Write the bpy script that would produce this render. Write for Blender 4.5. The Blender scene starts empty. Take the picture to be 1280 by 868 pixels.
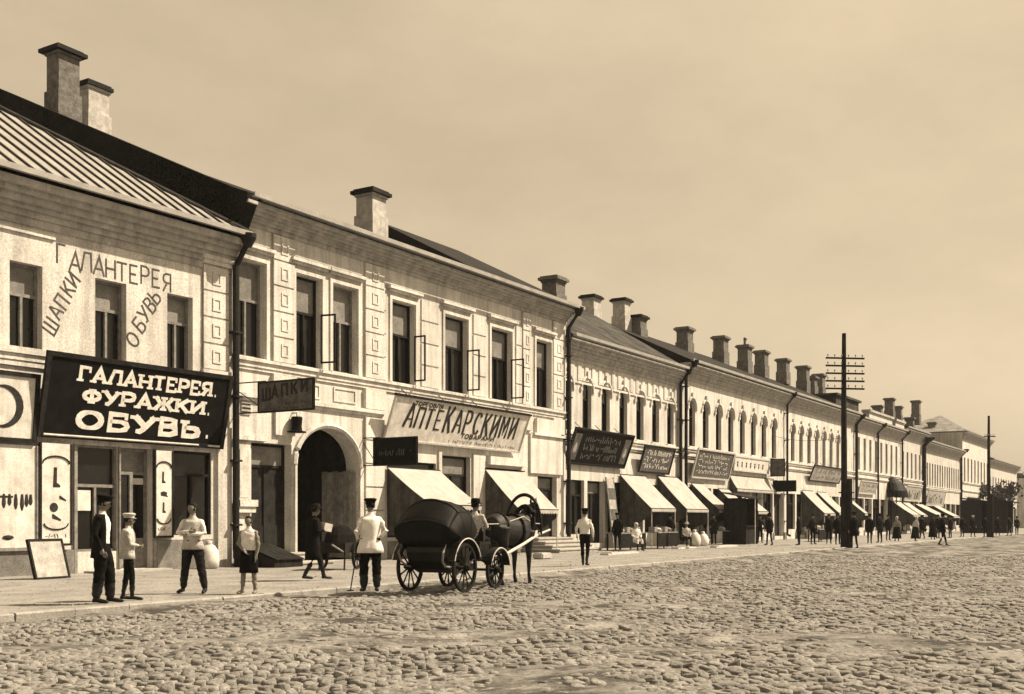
import bpy, bmesh, math, random
import numpy as np
from math import sin, cos, tan, atan, atan2, pi, radians, sqrt
from mathutils import Vector, Matrix, noise as mnoise
random.seed(7)
SC = bpy.context.scene
COL = SC.collection
# ------------------------------------------------------------------ camera, sky, sun, exposure
F, CXP, HY = 1400.0, 640.0, 650.0          # focal length and horizon measured on the 1280 px photograph
A = atan(850.0 / F)                        # angle between the view and the street
D, E = 24.4, 1.38                          # distance to the house fronts, eye height
cam = bpy.data.cameras.new('camera')
cam.sensor_width = 36.0
cam.lens = 36.0 * F / 1280.0
cam.shift_y = (HY - 434.0) / 1280.0
cam.clip_start, cam.clip_end = 0.1, 6000
cam_ob = bpy.data.objects.new('camera', cam)
COL.objects.link(cam_ob)
cam_ob.location = (0, -D, E)
cam_ob.rotation_euler = (pi / 2, 0, A - pi / 2)
SC.camera = cam_ob

SUN_AZ = atan2(-0.71, 0.70)                # direction towards the sun, measured from +X
SUN_EL = radians(47)
w = bpy.data.worlds.new('World')
SC.world = w
w.use_nodes = True
nt = w.node_tree
for n in list(nt.nodes):
    nt.nodes.remove(n)
def wn(t, **k):
    n = nt.nodes.new(t)
    for a, b in k.items():
        setattr(n, a, b)
    return n
out = wn('ShaderNodeOutputWorld')
bg = wn('ShaderNodeBackground')
sky = wn('ShaderNodeTexSky', sky_type='NISHITA')
sky.sun_disc = False
sky.sun_elevation = SUN_EL
sky.sun_rotation = pi / 2 - SUN_AZ
sky.air_density = 1.0
sky.dust_density = 4.0
bw = wn('ShaderNodeRGBToBW')
gam = wn('ShaderNodeMath', operation='POWER')
gam.inputs[1].default_value = 0.22
sc_ = wn('ShaderNodeMath', operation='MULTIPLY')
sc_.inputs[1].default_value = 4.0
tc = wn('ShaderNodeTexCoord')
mp = wn('ShaderNodeMapping')
mp.inputs['Scale'].default_value = (1, 1, 2.2)
cl = wn('ShaderNodeTexNoise')
cl.inputs['Scale'].default_value = 2.6
cl.inputs['Detail'].default_value = 7
cl.inputs['Roughness'].default_value = 0.62
crm = wn('ShaderNodeMapRange')
crm.inputs[1].default_value, crm.inputs[2].default_value = 0.3, 0.7
crm.inputs[3].default_value, crm.inputs[4].default_value = 0.85, 1.07
mul = wn('ShaderNodeMath', operation='MULTIPLY')
tint = wn('ShaderNodeMix', data_type='RGBA', blend_type='MULTIPLY')
tint.inputs[0].default_value = 1.0
tint.inputs[7].default_value = (1.0, 0.80, 0.535, 1)      # the hazy sky of a sepia plate
nt.links.new(sky.outputs[0], bw.inputs[0])
nt.links.new(bw.outputs[0], gam.inputs[0])
nt.links.new(gam.outputs[0], sc_.inputs[0])
nt.links.new(tc.outputs['Generated'], mp.inputs[0])
nt.links.new(mp.outputs[0], cl.inputs['Vector'])
nt.links.new(cl.outputs['Fac'], crm.inputs[0])
nt.links.new(sc_.outputs[0], mul.inputs[0])
nt.links.new(crm.outputs[0], mul.inputs[1])
nt.links.new(mul.outputs[0], tint.inputs[6])
nt.links.new(tint.outputs[2], bg.inputs[0])
bg.inputs[1].default_value = 0.070
nt.links.new(bg.outputs[0], out.inputs[0])

sun = bpy.data.lights.new('sun', 'SUN')
sun.energy = 4.8
sun.angle = radians(0.6)
sun.color = (1.0, 0.84, 0.63)
sun_ob = bpy.data.objects.new('sun', sun)
COL.objects.link(sun_ob)
sd = Vector((cos(SUN_AZ) * cos(SUN_EL), sin(SUN_AZ) * cos(SUN_EL), sin(SUN_EL)))
sun_ob.rotation_euler = sd.to_track_quat('Z', 'Y').to_euler()
sun_ob.location = sd * 60
SC.view_settings.view_transform = 'Standard'
SC.view_settings.look = 'None'
SC.view_settings.gamma = 1.0
SC.view_settings.exposure = 1.06
SC.cycles.max_bounces = 6
SC.cycles.volume_bounces = 0

# ------------------------------------------------------------------ measuring helpers (photograph -> metres)
def ray(px):
    u = (px - CXP) / F
    return (cos(A) + u * sin(A), sin(A) - u * cos(A))
def G(px, py):                              # point on the ground
    Z = F * E / (py - HY)
    d = ray(px)
    return (Z * d[0], -D + Z * d[1])
def GZ(px, Z):
    d = ray(px)
    return (Z * d[0], -D + Z * d[1])
class Frame:                                # a house front: origin, direction
    def __init__(s, x, y, ang=0.0):
        s.o = (x, y); s.a = ang
        s.ex = (cos(ang), sin(ang)); s.ey = (-sin(ang), cos(ang))
    def at(s, px, py=650, y=0.0):
        d = ray(px)
        c = (-s.o[0], -D - s.o[1])
        Z = (y - (c[0] * s.ey[0] + c[1] * s.ey[1])) / (d[0] * s.ey[0] + d[1] * s.ey[1])
        q = (c[0] + Z * d[0], c[1] + Z * d[1])
        return q[0] * s.ex[0] + q[1] * s.ex[1], E + (HY - py) * Z / F
    def x(s, px, y=0.0):
        return s.at(px, 650, y)[0]
    def z(s, px, py, y=0.0):
        return s.at(px, py, y)[1]

# ------------------------------------------------------------------ materials
def mat(name, col, rough=0.85, var=0.25, scale=3.0, fine=0.25, fscale=45.0, bump=0.15, metal=0.0, spec=0.3, streak=0.0):
    m = bpy.data.materials.new(name)
    m.use_nodes = True
    t = m.node_tree
    b = t.nodes['Principled BSDF']
    b.inputs['Roughness'].default_value = rough
    b.inputs['Metallic'].default_value = metal
    b.inputs['Specular IOR Level'].default_value = spec
    g = t.nodes.new('ShaderNodeNewGeometry')
    def nz(s, det, rg=0.6, vec=None):
        n = t.nodes.new('ShaderNodeTexNoise')
        n.inputs['Scale'].default_value = s
        n.inputs['Detail'].default_value = det
        n.inputs['Roughness'].default_value = rg
        t.links.new(vec if vec else g.outputs['Position'], n.inputs['Vector'])
        return n.outputs['Fac']
    def rng(v, lo, hi, a=0.3, c=0.7):
        r = t.nodes.new('ShaderNodeMapRange')
        r.inputs[1].default_value, r.inputs[2].default_value = a, c
        r.inputs[3].default_value, r.inputs[4].default_value = lo, hi
        t.links.new(v, r.inputs[0])
        return r.outputs[0]
    def mulv(x, y):
        q = t.nodes.new('ShaderNodeMath'); q.operation = 'MULTIPLY'
        t.links.new(x, q.inputs[0]); t.links.new(y, q.inputs[1])
        return q.outputs[0]
    v = rng(nz(scale, 5), 1 - var, 1 + var)
    fn = nz(fscale, 3, 0.7)
    if fine:
        v = mulv(v, rng(fn, 1 - fine, 1 + fine))
    if streak:
        mpn = t.nodes.new('ShaderNodeMapping')
        mpn.inputs['Scale'].default_value = (2.2, 2.2, 0.16)
        t.links.new(g.outputs['Position'], mpn.inputs[0])
        v = mulv(v, rng(nz(1.6, 5, 0.65, mpn.outputs[0]), 1 - streak, 1.06, 0.36, 0.56))
    mx = t.nodes.new('ShaderNodeMix'); mx.data_type = 'RGBA'; mx.blend_type = 'MULTIPLY'
    mx.inputs[0].default_value = 1.0
    mx.inputs[6].default_value = (*col, 1)
    t.links.new(v, mx.inputs[7])
    t.links.new(mx.outputs[2], b.inputs['Base Color'])
    if bump:
        bp = t.nodes.new('ShaderNodeBump')
        bp.inputs['Strength'].default_value = bump
        bp.inputs['Distance'].default_value = 0.02
        t.links.new(fn, bp.inputs['Height'])
        t.links.new(bp.outputs[0], b.inputs['Normal'])
    return m
def gr(v, warm=0.04):
    return (v * (1 + warm), v, v * (1 - warm * 1.5))
M = {}
M['plaster'] = mat('plaster', gr(.48), .9, .17, .9, .30, 21, .4, streak=.26)
M['plaster_b'] = mat('plaster_pale', gr(.47), .9, .17, .9, .30, 21, .4, streak=.26)
M['plaster_c'] = mat('plaster_grey', gr(.42), .9, .17, .9, .30, 21, .4, streak=.26)
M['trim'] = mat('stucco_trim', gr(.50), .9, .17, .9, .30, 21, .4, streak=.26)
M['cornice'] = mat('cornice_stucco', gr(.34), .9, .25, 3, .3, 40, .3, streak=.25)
M['plinth'] = mat('plinth_stone', gr(.16), .95, .35, 2.5, .35, 30, .5, spec=0.1)
M['roof_light'] = mat('roof_tin', gr(.24), .55, .2, 2, .2, 30, .1, spec=.4)
M['seam'] = mat('roof_seam', gr(.035), .7, .3, 4, .2, 30, .1, spec=0.1)
M['roof_dark'] = mat('roof_dark', gr(.016), .75, .5, 1.6, .35, 20, .3, spec=0.08)
M['roof_rough'] = mat('roof_weathered', gr(.05), .85, .6, 1.1, .5, 9, .6, spec=0.05)
M['roof_grey'] = mat('roof_grey', gr(.17), .8, .4, 1.1, .3, 9, .4, spec=.1)
M['tar'] = mat('tarred_wall', gr(.010), .85, .5, 1.2, .5, 14, .5, spec=0.05)
M['brick'] = mat('chimney_brick', gr(.13), .95, .4, 5, .4, 30, .6, spec=0.05)
M['chim_light'] = mat('chimney_plaster', gr(.36), .95, .3, 4, .25, 30, .4)
M['iron'] = mat('iron', gr(.012), .6, .4, 8, .3, 60, .1, spec=0.15)
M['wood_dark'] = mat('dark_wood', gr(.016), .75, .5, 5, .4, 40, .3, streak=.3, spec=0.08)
M['wood'] = mat('weathered_wood', gr(.20), .85, .4, 6, .3, 40, .4, streak=.3)
M['wood_pale'] = mat('painted_wood', gr(.45), .8, .25, 5, .25, 40, .2)
M['frame'] = mat('window_paint', gr(.16), .7, .4, 6, .3, 40, .15)
M['frame_dark'] = mat('sash_dark', gr(.012), .7, .4, 6, .3, 40, .15, spec=0.1)
M['glass'] = mat('window_glass', gr(.008), .12, .5, 1.5, .2, 8, 0, spec=0.35)
M['reflect_pane'] = mat('window_reflect_pane', gr(.16), .5, .4, 1.8, .35, 30, .1, spec=0.3)  # reflected sky put into the colour of the upper panes, no blind hangs there
M['void'] = mat('dark_interior', gr(.006), .9, .5, 2, .4, 20, .2, spec=0.0)
M['sign_black'] = mat('sign_black', gr(.006), .7, .5, 3, .4, 40, .15, spec=0.06)
M['sign_white'] = mat('sign_white', gr(.50), .75, .22, 3, .25, 35, .15, streak=.15)
M['sign_grey'] = mat('sign_grey', gr(.09), .75, .4, 4, .35, 35, .15, spec=0.1)
M['sign_mid'] = mat('sign_faded', gr(.30), .75, .3, 4, .3, 35, .15)
M['letter_white'] = mat('letter_white', gr(.62), .7, .22, 8, .25, 40, .1)
M['letter_dark'] = mat('letter_dark', gr(.03), .8, .4, 8, .4, 40, .1, spec=0.05)
M['letter_faint'] = mat('letter_faint', gr(.07), .8, .4, 8, .4, 30, .1, spec=0.05)
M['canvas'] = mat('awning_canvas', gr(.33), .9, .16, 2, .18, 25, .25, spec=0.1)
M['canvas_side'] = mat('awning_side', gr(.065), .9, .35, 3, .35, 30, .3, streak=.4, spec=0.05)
M['step'] = mat('step_stone', gr(.34), .9, .2, 3, .25, 30, .4, spec=0.1)
M['walk'] = mat('trodden_sand', gr(.21), .95, .24, 1.1, .32, 13, .9, spec=.1)
M['road'] = mat('road_dust', gr(.15), .95, .2, .8, .3, 22, .6, spec=0.1)
M['ground'] = mat('earth', gr(.2), .95, .25, .3, .25, 8, .5, spec=0.05)
def road_soil_shade():  # patches of soil and dust; the dark also stands in for shade between cobbles
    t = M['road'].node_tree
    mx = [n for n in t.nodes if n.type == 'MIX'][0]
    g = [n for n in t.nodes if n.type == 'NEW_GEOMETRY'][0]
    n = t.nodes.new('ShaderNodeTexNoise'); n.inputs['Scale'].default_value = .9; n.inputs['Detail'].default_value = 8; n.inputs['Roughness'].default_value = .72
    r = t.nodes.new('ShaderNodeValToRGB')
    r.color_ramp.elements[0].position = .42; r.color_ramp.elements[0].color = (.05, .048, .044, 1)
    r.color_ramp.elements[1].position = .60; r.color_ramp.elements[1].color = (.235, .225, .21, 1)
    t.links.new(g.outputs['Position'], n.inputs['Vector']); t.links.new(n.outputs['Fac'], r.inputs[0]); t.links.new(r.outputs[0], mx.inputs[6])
road_soil_shade()
M['cobble'] = mat('cobble_stone', gr(.18), .9, .34, 2.6, .36, 24, .6, spec=.1)
M['kerb'] = mat('kerb_stone', gr(.24), .9, .25, 3, .3, 40, .4)
M['pole'] = mat('pole_wood', gr(.02), .85, .4, 3, .4, 30, .4, spec=0.05)
M['skin'] = mat('skin', gr(.16, .1), .6, .12, 10, .1, 60, .05, spec=0.2)
M['hair'] = mat('hair', gr(.008), .7, .3, 20, .3, 80, .2, spec=0.1)
M['cloth_black'] = mat('cloth_black', gr(.006), .85, .4, 7, .4, 40, .5, spec=0.05)
M['cloth_dark'] = mat('cloth_dark', gr(.014), .9, .4, 7, .4, 40, .5, spec=0.05)
M['cloth_grey'] = mat('cloth_grey', gr(.17), .9, .35, 7, .3, 40, .5)
M['cloth_white'] = mat('cloth_white', gr(.62), .9, .15, 8, .15, 40, .4)
M['cloth_tan'] = mat('cloth_tan', gr(.38), .9, .25, 8, .25, 40, .4)
M['boot'] = mat('boot_leather', gr(.008), .45, .3, 10, .2, 40, .1, spec=0.2)
M['leather'] = mat('hood_leather', gr(.006), .55, .5, 5, .4, 40, .4, spec=0.08)
M['lacquer'] = mat('carriage_lacquer', gr(.008), .35, .4, 4, .3, 30, .1, spec=0.2)
M['wheelwood'] = mat('wheel_wood', gr(.012), .6, .4, 8, .3, 40, .1, spec=0.1)
M['shaftwood'] = mat('shaft_wood', gr(.42), .7, .25, 8, .2, 40, .2)
M['horse'] = mat('horse_coat', gr(.016), .55, .5, 3, .25, 60, .15, spec=0.2)
M['mane'] = mat('horse_hair', gr(.008), .7, .3, 20, .3, 80, .3, spec=0.1)
M['leaf'] = mat('leaves', gr(.045), .8, .5, 1.2, .4, 6, .2, spec=0.05)
M['leaf_b'] = mat('leaves_light', gr(.07), .8, .5, 1.2, .4, 6, .2, spec=0.05)
M['sack'] = mat('sackcloth', gr(.50), .95, .25, 6, .25, 50, .4)

# ------------------------------------------------------------------ mesh builder
class MB:
    def __init__(s):
        s.v = []; s.f = []; s.m = []; s.cur = 0
    def add(s, vs, fs):
        o = len(s.v)
        s.v.extend(tuple(p) for p in vs)
        for f in fs:
            s.f.append(tuple(i + o for i in f)); s.m.append(s.cur)
        return s
    def mi(s, i):
        s.cur = i; return s
    def box(s, x0, x1, y0, y1, z0, z1):
        if x0 > x1: x0, x1 = x1, x0
        if y0 > y1: y0, y1 = y1, y0
        if z0 > z1: z0, z1 = z1, z0
        v = [(x, y, z) for z in (z0, z1) for y in (y0, y1) for x in (x0, x1)]
        return s.add(v, [(0, 2, 3, 1), (4, 5, 7, 6), (0, 1, 5, 4), (2, 6, 7, 3), (0, 4, 6, 2), (1, 3, 7, 5)])
    def prism(s, poly, axis, a0, a1):            # poly of 2D points, extruded along axis
        n = len(poly)
        ar = sum(poly[i][0] * poly[(i + 1) % n][1] - poly[(i + 1) % n][0] * poly[i][1] for i in range(n))
        if ar < 0: poly = poly[::-1]
        def P(p, a):
            return {'x': (a, p[0], p[1]), 'y': (p[0], a, p[1]), 'z': (p[0], p[1], a)}[axis]
        vs = [P(p, a0) for p in poly] + [P(p, a1) for p in poly]
        fs = [tuple(range(n))[::-1], tuple(range(n, 2 * n))] + [(i, (i + 1) % n, n + (i + 1) % n, n + i) for i in range(n)]
        if axis == 'y': fs = [f[::-1] for f in fs]
        return s.add(vs, fs)
    def tube(s, pts, r, n=8, cap=True, flat=1.0, up=None):
        pts = [Vector(p) for p in pts]
        if not isinstance(r, (list, tuple)): r = [r] * len(pts)
        vs = []; fs = []
        for i, p in enumerate(pts):
            d = (pts[min(i + 1, len(pts) - 1)] - pts[max(i - 1, 0)])
            if d.length < 1e-9: d = Vector((0, 0, 1))
            d.normalize()
            ref = Vector(up) if up else (Vector((0, 0, 1)) if abs(d.z) < .9 else Vector((1, 0, 0)))
            a = d.cross(ref)
            if a.length < 1e-6: a = d.cross(Vector((0, 1, 0.01)))
            a.normalize()
            b = a.cross(d).normalized()
            for k in range(n):
                th = 2 * pi * k / n
                vs.append(p + (a * cos(th) + b * sin(th) * flat) * r[i])
        for i in range(len(pts) - 1):
            for k in range(n):
                k2 = (k + 1) % n
                fs.append((i * n + k, (i + 1) * n + k, (i + 1) * n + k2, i * n + k2))
        if cap:
            fs.append(tuple(range(n))); fs.append(tuple(range((len(pts) - 1) * n, len(pts) * n))[::-1])
        return s.add(vs, [f[::-1] for f in fs])
    def lathe(s, prof, c=(0, 0, 0), n=12, sx=1.0, sy=1.0, cap=True):
        vs = []; fs = []
        for (r, z) in prof:
            for k in range(n):
                th = 2 * pi * k / n
                vs.append((c[0] + r * cos(th) * sx, c[1] + r * sin(th) * sy, c[2] + z))
        for i in range(len(prof) - 1):
            for k in range(n):
                k2 = (k + 1) % n
                fs.append((i * n + k, i * n + k2, (i + 1) * n + k2, (i + 1) * n + k))
        if cap:
            fs.append(tuple(range(n))[::-1]); fs.append(tuple(range((len(prof) - 1) * n, len(prof) * n)))
        return s.add(vs, fs)
    def loft(s, rings, a0=0.0, a1=2 * pi, n=18):   # rings: (x, y, z, rx, ry)
        full = abs(a1 - a0 - 2 * pi) < 1e-6
        m = n if full else n + 1
        vs = []; fs = []
        for (x, y, z, rx, ry) in rings:
            for k in range(m):
                th = a0 + (a1 - a0) * k / n
                vs.append((x + rx * cos(th), y + ry * sin(th), z))
        for i in range(len(rings) - 1):
            for k in range(n):
                k2 = (k + 1) % m
                fs.append((i * m + k, i * m + k2, (i + 1) * m + k2, (i + 1) * m + k))
        return s.add(vs, fs)
    def xf(s, mtx, start=0):
        for i in range(start, len(s.v)):
            s.v[i] = tuple(mtx @ Vector(s.v[i]))
        return s
    def mesh(s, name, mats, smooth=False):
        me = bpy.data.meshes.new(name)
        me.from_pydata(s.v, [], s.f)
        if not isinstance(mats, (list, tuple)): mats = [mats]
        for q in mats: me.materials.append(M[q] if isinstance(q, str) else q)
        if len(mats) > 1: me.polygons.foreach_set('material_index', s.m)
        if smooth: me.polygons.foreach_set('use_smooth', [True] * len(s.f))
        me.update()
        return me
    def build(s, name, mats, parent=None, loc=(0, 0, 0), rot=(0, 0, 0), smooth=False):
        return link(name, s.mesh(name, mats, smooth), parent, loc, rot)
def link(name, me, parent=None, loc=(0, 0, 0), rot=(0, 0, 0), scale=None):
    o = bpy.data.objects.new(name, me)
    COL.objects.link(o)
    o.parent = parent
    o.location = loc; o.rotation_euler = rot
    if scale: o.scale = scale
    return o
def tag(o, label=None, cat=None, group=None, kind=None):
    if label: o['label'] = label
    if cat: o['category'] = cat
    if group: o['group'] = group
    if kind: o['kind'] = kind
    return o
def thing(name, label, cat, loc=(0, 0, 0), rot=0.0, group=None):
    o = bpy.data.objects.new(name, None)
    o.empty_display_size = .3
    COL.objects.link(o)
    o.location = loc
    o.rotation_euler = rot if isinstance(rot, (tuple, list)) else (0, 0, rot)
    return tag(o, label, cat, group)
def dup(o, parent=None, **kw):
    c = o.copy(); COL.objects.link(c); c.parent = parent
    for ch in list(o.children): dup(ch, c)
    return c
def poly_mesh(name, outer, holes, th, mats):      # wall slab in the x-z plane, front at y=0, back at y=th
    cu = bpy.data.curves.new(name, 'CURVE')
    cu.dimensions = '2D'; cu.fill_mode = 'BOTH'; cu.extrude = th / 2
    for pts in [outer] + holes:
        sp = cu.splines.new('POLY')
        sp.points.add(len(pts) - 1)
        for i, p in enumerate(pts): sp.points[i].co = (p[0], p[1], 0, 1)
        sp.use_cyclic_u = True
    ob = bpy.data.objects.new(name, cu)
    me = bpy.data.meshes.new_from_object(ob)
    bpy.data.objects.remove(ob); bpy.data.curves.remove(cu)
    n = len(me.vertices)
    co = np.empty(n * 3); me.vertices.foreach_get('co', co); co = co.reshape(-1, 3)
    me.vertices.foreach_set('co', np.stack([co[:, 0], th / 2 - co[:, 2], co[:, 1]], 1).ravel())
    me.materials.clear()
    me.materials.append(M[mats])
    me.polygons.foreach_set('use_smooth', [False] * len(me.polygons))
    me.update()
    return me
def rect_pts(x0, x1, z0, z1):
    return [(x0, z0), (x1, z0), (x1, z1), (x0, z1)]
def arch_pts(x0, x1, z0, z1, rise, n=12):
    c = (x0 + x1) / 2; hw = (x1 - x0) / 2
    p = [(x0, z0), (x1, z0)]
    for i in range(n + 1):
        th = pi * i / n
        p.append((c + hw * cos(th), z1 - rise + rise * sin(th)))
    return p

# ------------------------------------------------------------------ lettering drawn as strokes
def ell(cx, cy, rx, ry, a0=0, a1=360, n=18):
    return [(cx + rx * cos(radians(a0 + (a1 - a0) * i / n)), cy + ry * sin(radians(a0 + (a1 - a0) * i / n))) for i in range(n + 1)]
GL = {
 'Г': (.75, [[(.1, 0), (.1, 1), (.68, 1)]]), 'А': (.9, [[(.05, 0), (.45, 1), (.85, 0)], [(.2, .32), (.7, .32)]]),
 'Л': (.9, [[(.05, 0), (.32, 1), (.8, 1), (.8, 0)]]), 'Н': (.9, [[(.1, 0), (.1, 1)], [(.8, 0), (.8, 1)], [(.1, .5), (.8, .5)]]),
 'Т': (.8, [[(.4, 0), (.4, 1)], [(.02, 1), (.78, 1)]]), 'Е': (.75, [[(.68, 1), (.1, 1), (.1, 0), (.7, 0)], [(.1, .5), (.55, .5)]]),
 'Р': (.78, [[(.1, 0), (.1, 1), (.5, 1), (.7, .9), (.74, .74), (.7, .57), (.5, .46), (.1, .46)]]),
 'Я': (.82, [[(.7, 0), (.7, 1), (.32, 1), (.12, .9), (.08, .74), (.12, .58), (.32, .48), (.7, .48)], [(.4, .48), (.08, 0)]]),
 'Ф': (1.0, [[(.5, 0), (.5, 1)], ell(.5, .52, .42, .3)]), 'У': (.85, [[(.05, 1), (.44, .42)], [(.8, 1), (.42, .25), (.28, .04), (.12, .06)]]),
 'Ж': (1.15, [[(.57, 0), (.57, 1)], [(.06, 1), (.36, .5), (.04, 0)], [(.36, .5), (.78, .5)], [(1.08, 1), (.78, .5), (1.1, 0)]]),
 'К': (.85, [[(.1, 0), (.1, 1)], [(.78, 1), (.12, .42)], [(.32, .6), (.8, 0)]]), 'И': (.9, [[(.1, 1), (.1, 0)], [(.1, .06), (.8, .94)], [(.8, 1), (.8, 0)]]),
 'О': (.95, [ell(.47, .5, .4, .48)]), 'С': (.85, [ell(.47, .5, .38, .48, 45, 315)]),
 'Б': (.82, [[(.68, 1), (.1, 1), (.1, 0), (.5, 0), (.7, .1), (.74, .28), (.7, .45), (.5, .55), (.1, .55)]]),
 'В': (.8, [[(.1, .54), (.1, 1), (.45, 1), (.64, .9), (.64, .66), (.45, .54), (.1, .54)], [(.45, .54), (.68, .42), (.7, .14), (.5, 0), (.1, 0), (.1, .54)]]),
 'Ь': (.8, [[(.1, 1), (.1, 0), (.5, 0), (.68, .12), (.7, .3), (.64, .46), (.5, .55), (.1, .55)]]),
 'Ш': (1.25, [[(.1, 1), (.1, 0), (1.1, 0), (1.1, 1)], [(.6, 0), (.6, 1)]]), 'П': (.9, [[(.1, 0), (.1, 1), (.8, 1), (.8, 0)]]),
 'М': (1.0, [[(.1, 0), (.1, 1), (.5, .3), (.9, 1), (.9, 0)]]), '.': (.35, [[(.12, .05), (.2, .05)]]), ' ': (.5, []), 'О2': (1, []),
}
def text_width(t, w, gap):
    return sum(GL[c][0] for c in t) * w + gap * (len(t) - 1)
def strokes(mb, glyph, ox, oz, w, h, th, depth=.012, serif=False, rot=0.0, y=0.0, slant=0.0, thin=None):
    ca, sa = cos(rot), sin(rot)
    cnt = [0]
    def T(p):
        x, z = p[0] * w + slant * p[1] * h, p[1] * h
        return (ox + x * ca - z * sa, oz + x * sa + z * ca)
    def ribbon(P, tl, ext):
        n = len(P); closed = n > 4 and abs(P[0][0] - P[-1][0]) + abs(P[0][1] - P[-1][1]) < 1e-6
        if closed: P = P[:-1]; n -= 1
        m = n if closed else n - 1
        U = []
        for i in range(m):
            q, p = P[(i + 1) % n], P[i]
            L = sqrt((q[0] - p[0]) ** 2 + (q[1] - p[1]) ** 2) or 1e-6
            U.append(((q[0] - p[0]) / L, (q[1] - p[1]) / L))
        A_, B_ = [], []
        for i in range(n):
            ua = U[(i - 1) % m] if (closed or i > 0) else U[0]
            ub = U[i % m] if (closed or i < m) else U[-1]
            na = (-ua[1], ua[0]); nb = (-ub[1], ub[0])
            ta = tl[(i - 1) % m] if (closed or i > 0) else tl[0]; tb = tl[i % m] if (closed or i < m) else tl[-1]
            bx, bz = na[0] + nb[0], na[1] + nb[1]
            q = bx * bx + bz * bz
            if q < .35: bx, bz = na[0] * 1.2, na[1] * 1.2; k = 1
            else: k = 2 / q
            t = (ta + tb) / 4
            c = P[i]
            if not closed and ext:
                if i == 0: c = (c[0] - U[0][0] * ext, c[1] - U[0][1] * ext)
                if i == n - 1: c = (c[0] + U[-1][0] * ext, c[1] + U[-1][1] * ext)
            A_.append((c[0] + bx * k * t, c[1] + bz * k * t)); B_.append((c[0] - bx * k * t, c[1] - bz * k * t))
        d = depth + .0013 * (cnt[0] % 9); cnt[0] += 1
        vs = []
        for yy in (y - d, y):
            vs += [(a[0], yy, a[1]) for a in A_] + [(b[0], yy, b[1]) for b in B_]
        fs = []
        for i in range(m):
            j = (i + 1) % n
            fs += [(i, n + i, n + j, j), (i, j, 2 * n + j, 2 * n + i), (n + i, 3 * n + i, 3 * n + j, n + j)]
        if not closed: fs += [(0, 2 * n, 3 * n, n), (n - 1, 2 * n - 1, 4 * n - 1, 3 * n - 1)]
        mb.add(vs, fs)
    for pl in GL[glyph][1]:
        P = [T(p) for p in pl]
        tl = []
        for i in range(len(P) - 1):
            hz = abs(P[i + 1][1] - P[i][1]) < .3 * abs(P[i + 1][0] - P[i][0])
            tl.append(thin if (thin and hz) else th)
        ribbon(P, tl, 0 if serif else th * .2)
        if serif:
            for i in (0, -1):
                p = pl[i]
                if p[1] in (0, 1) and not (glyph == 'Г' and i == -1):
                    q = pl[1] if i == 0 else pl[-2]
                    if abs(q[1] - p[1]) < .05:
                        if len(pl) == 2: 
                            continue
                        dz = .22 if p[1] == 0 else -.22
                        ribbon([P[i], T((p[0], p[1] + dz))], [th * .6], th * .25)
                    else:
                        c = P[i]; hw = th * .95
                        z0 = c[1] + (th * .18 if p[1] == 0 else -th * .18)
                        ribbon([(c[0] - hw, z0), (c[0] + hw, z0)], [th * .55], 0)
            if glyph == 'Г': ribbon([P[-1], T((.68, .72))], [th * .6], th * .25)
def text(mb, t, x0, x1, z0, h, th, serif=False, slant=0.0, curve=0.0, thin=None, y=0.0, depth=.012):
    tot = sum(GL[c][0] for c in t) + .14 * (len(t) - 1)
    w = (x1 - x0) / tot
    x = x0
    for c in t:
        u = (x + GL[c][0] * w / 2 - x0) / (x1 - x0) * 2 - 1
        strokes(mb, c, x, z0 - curve * u * u, w, h, th, depth, serif, 0.0, y, slant, thin)
        x += (GL[c][0] + .14) * w
def scribble(mb, x0, x1, z0, h, n, th, rnd, y=0.0):   # a painted line too worn to read: broken ticks and dabs
    n = int(n * 1.7); step = (x1 - x0) / n
    for i in range(n):
        x = x0 + step * (i + .5)
        k = rnd.random()
        d = .006 + .0011 * (i % 6)
        if k < .16: continue
        if k < .72:
            a = rnd.uniform(-.25, .25) * step; hh = h * rnd.uniform(.45, 1)
            mb.prism([(x - th / 2 - a, z0), (x + th / 2 - a, z0), (x + th / 2 + a, z0 + hh), (x - th / 2 + a, z0 + hh)], 'y', y - d, y)
        else:
            zz_ = z0 + h * rnd.uniform(.1, .8); w_ = step * rnd.uniform(.4, .9)
            mb.prism([(x - w_ / 2, zz_), (x + w_ / 2, zz_ + h * .06), (x + w_ / 2, zz_ + h * .06 + th * .8), (x - w_ / 2, zz_ + th * .8)], 'y', y - d, y)

# ------------------------------------------------------------------ ground, pavement, road
KERB_Y = -9.8
def fbm(x, y, s, seed=0.0):
    return mnoise.noise(Vector((x * s, y * s, seed)))
mb = MB(); mb.add([(-700, -800, -.16), (1200, -800, -.16), (1200, 800, -.16), (-700, 800, -.16)], [(0, 1, 2, 3)])
tag(mb.build('ground', 'ground'), kind='structure')
def np_mesh(name, verts, quads, m, smooth=True):
    me = bpy.data.meshes.new(name)
    me.vertices.add(len(verts)); me.vertices.foreach_set('co', np.asarray(verts, dtype=np.float32).ravel())
    k = quads.shape[1]
    me.loops.add(quads.size); me.loops.foreach_set('vertex_index', quads.ravel().astype(np.int32))
    me.polygons.add(len(quads))
    me.polygons.foreach_set('loop_start', np.arange(0, quads.size, k, dtype=np.int32))
    me.polygons.foreach_set('use_smooth', np.full(len(quads), smooth))
    me.materials.append(M[m] if isinstance(m, str) else m)
    me.update(calc_edges=True)
    return me
def grid(gx, gy, fz):
    X, Y = np.meshgrid(gx, gy, indexing='ij')
    Z = fz(X, Y)
    vi = np.arange(X.size).reshape(X.shape)
    q = np.stack([vi[:-1, :-1], vi[1:, :-1], vi[1:, 1:], vi[:-1, 1:]], -1).reshape(-1, 4)
    return np.stack([X.ravel(), Y.ravel(), Z.ravel()], 1), q
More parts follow.
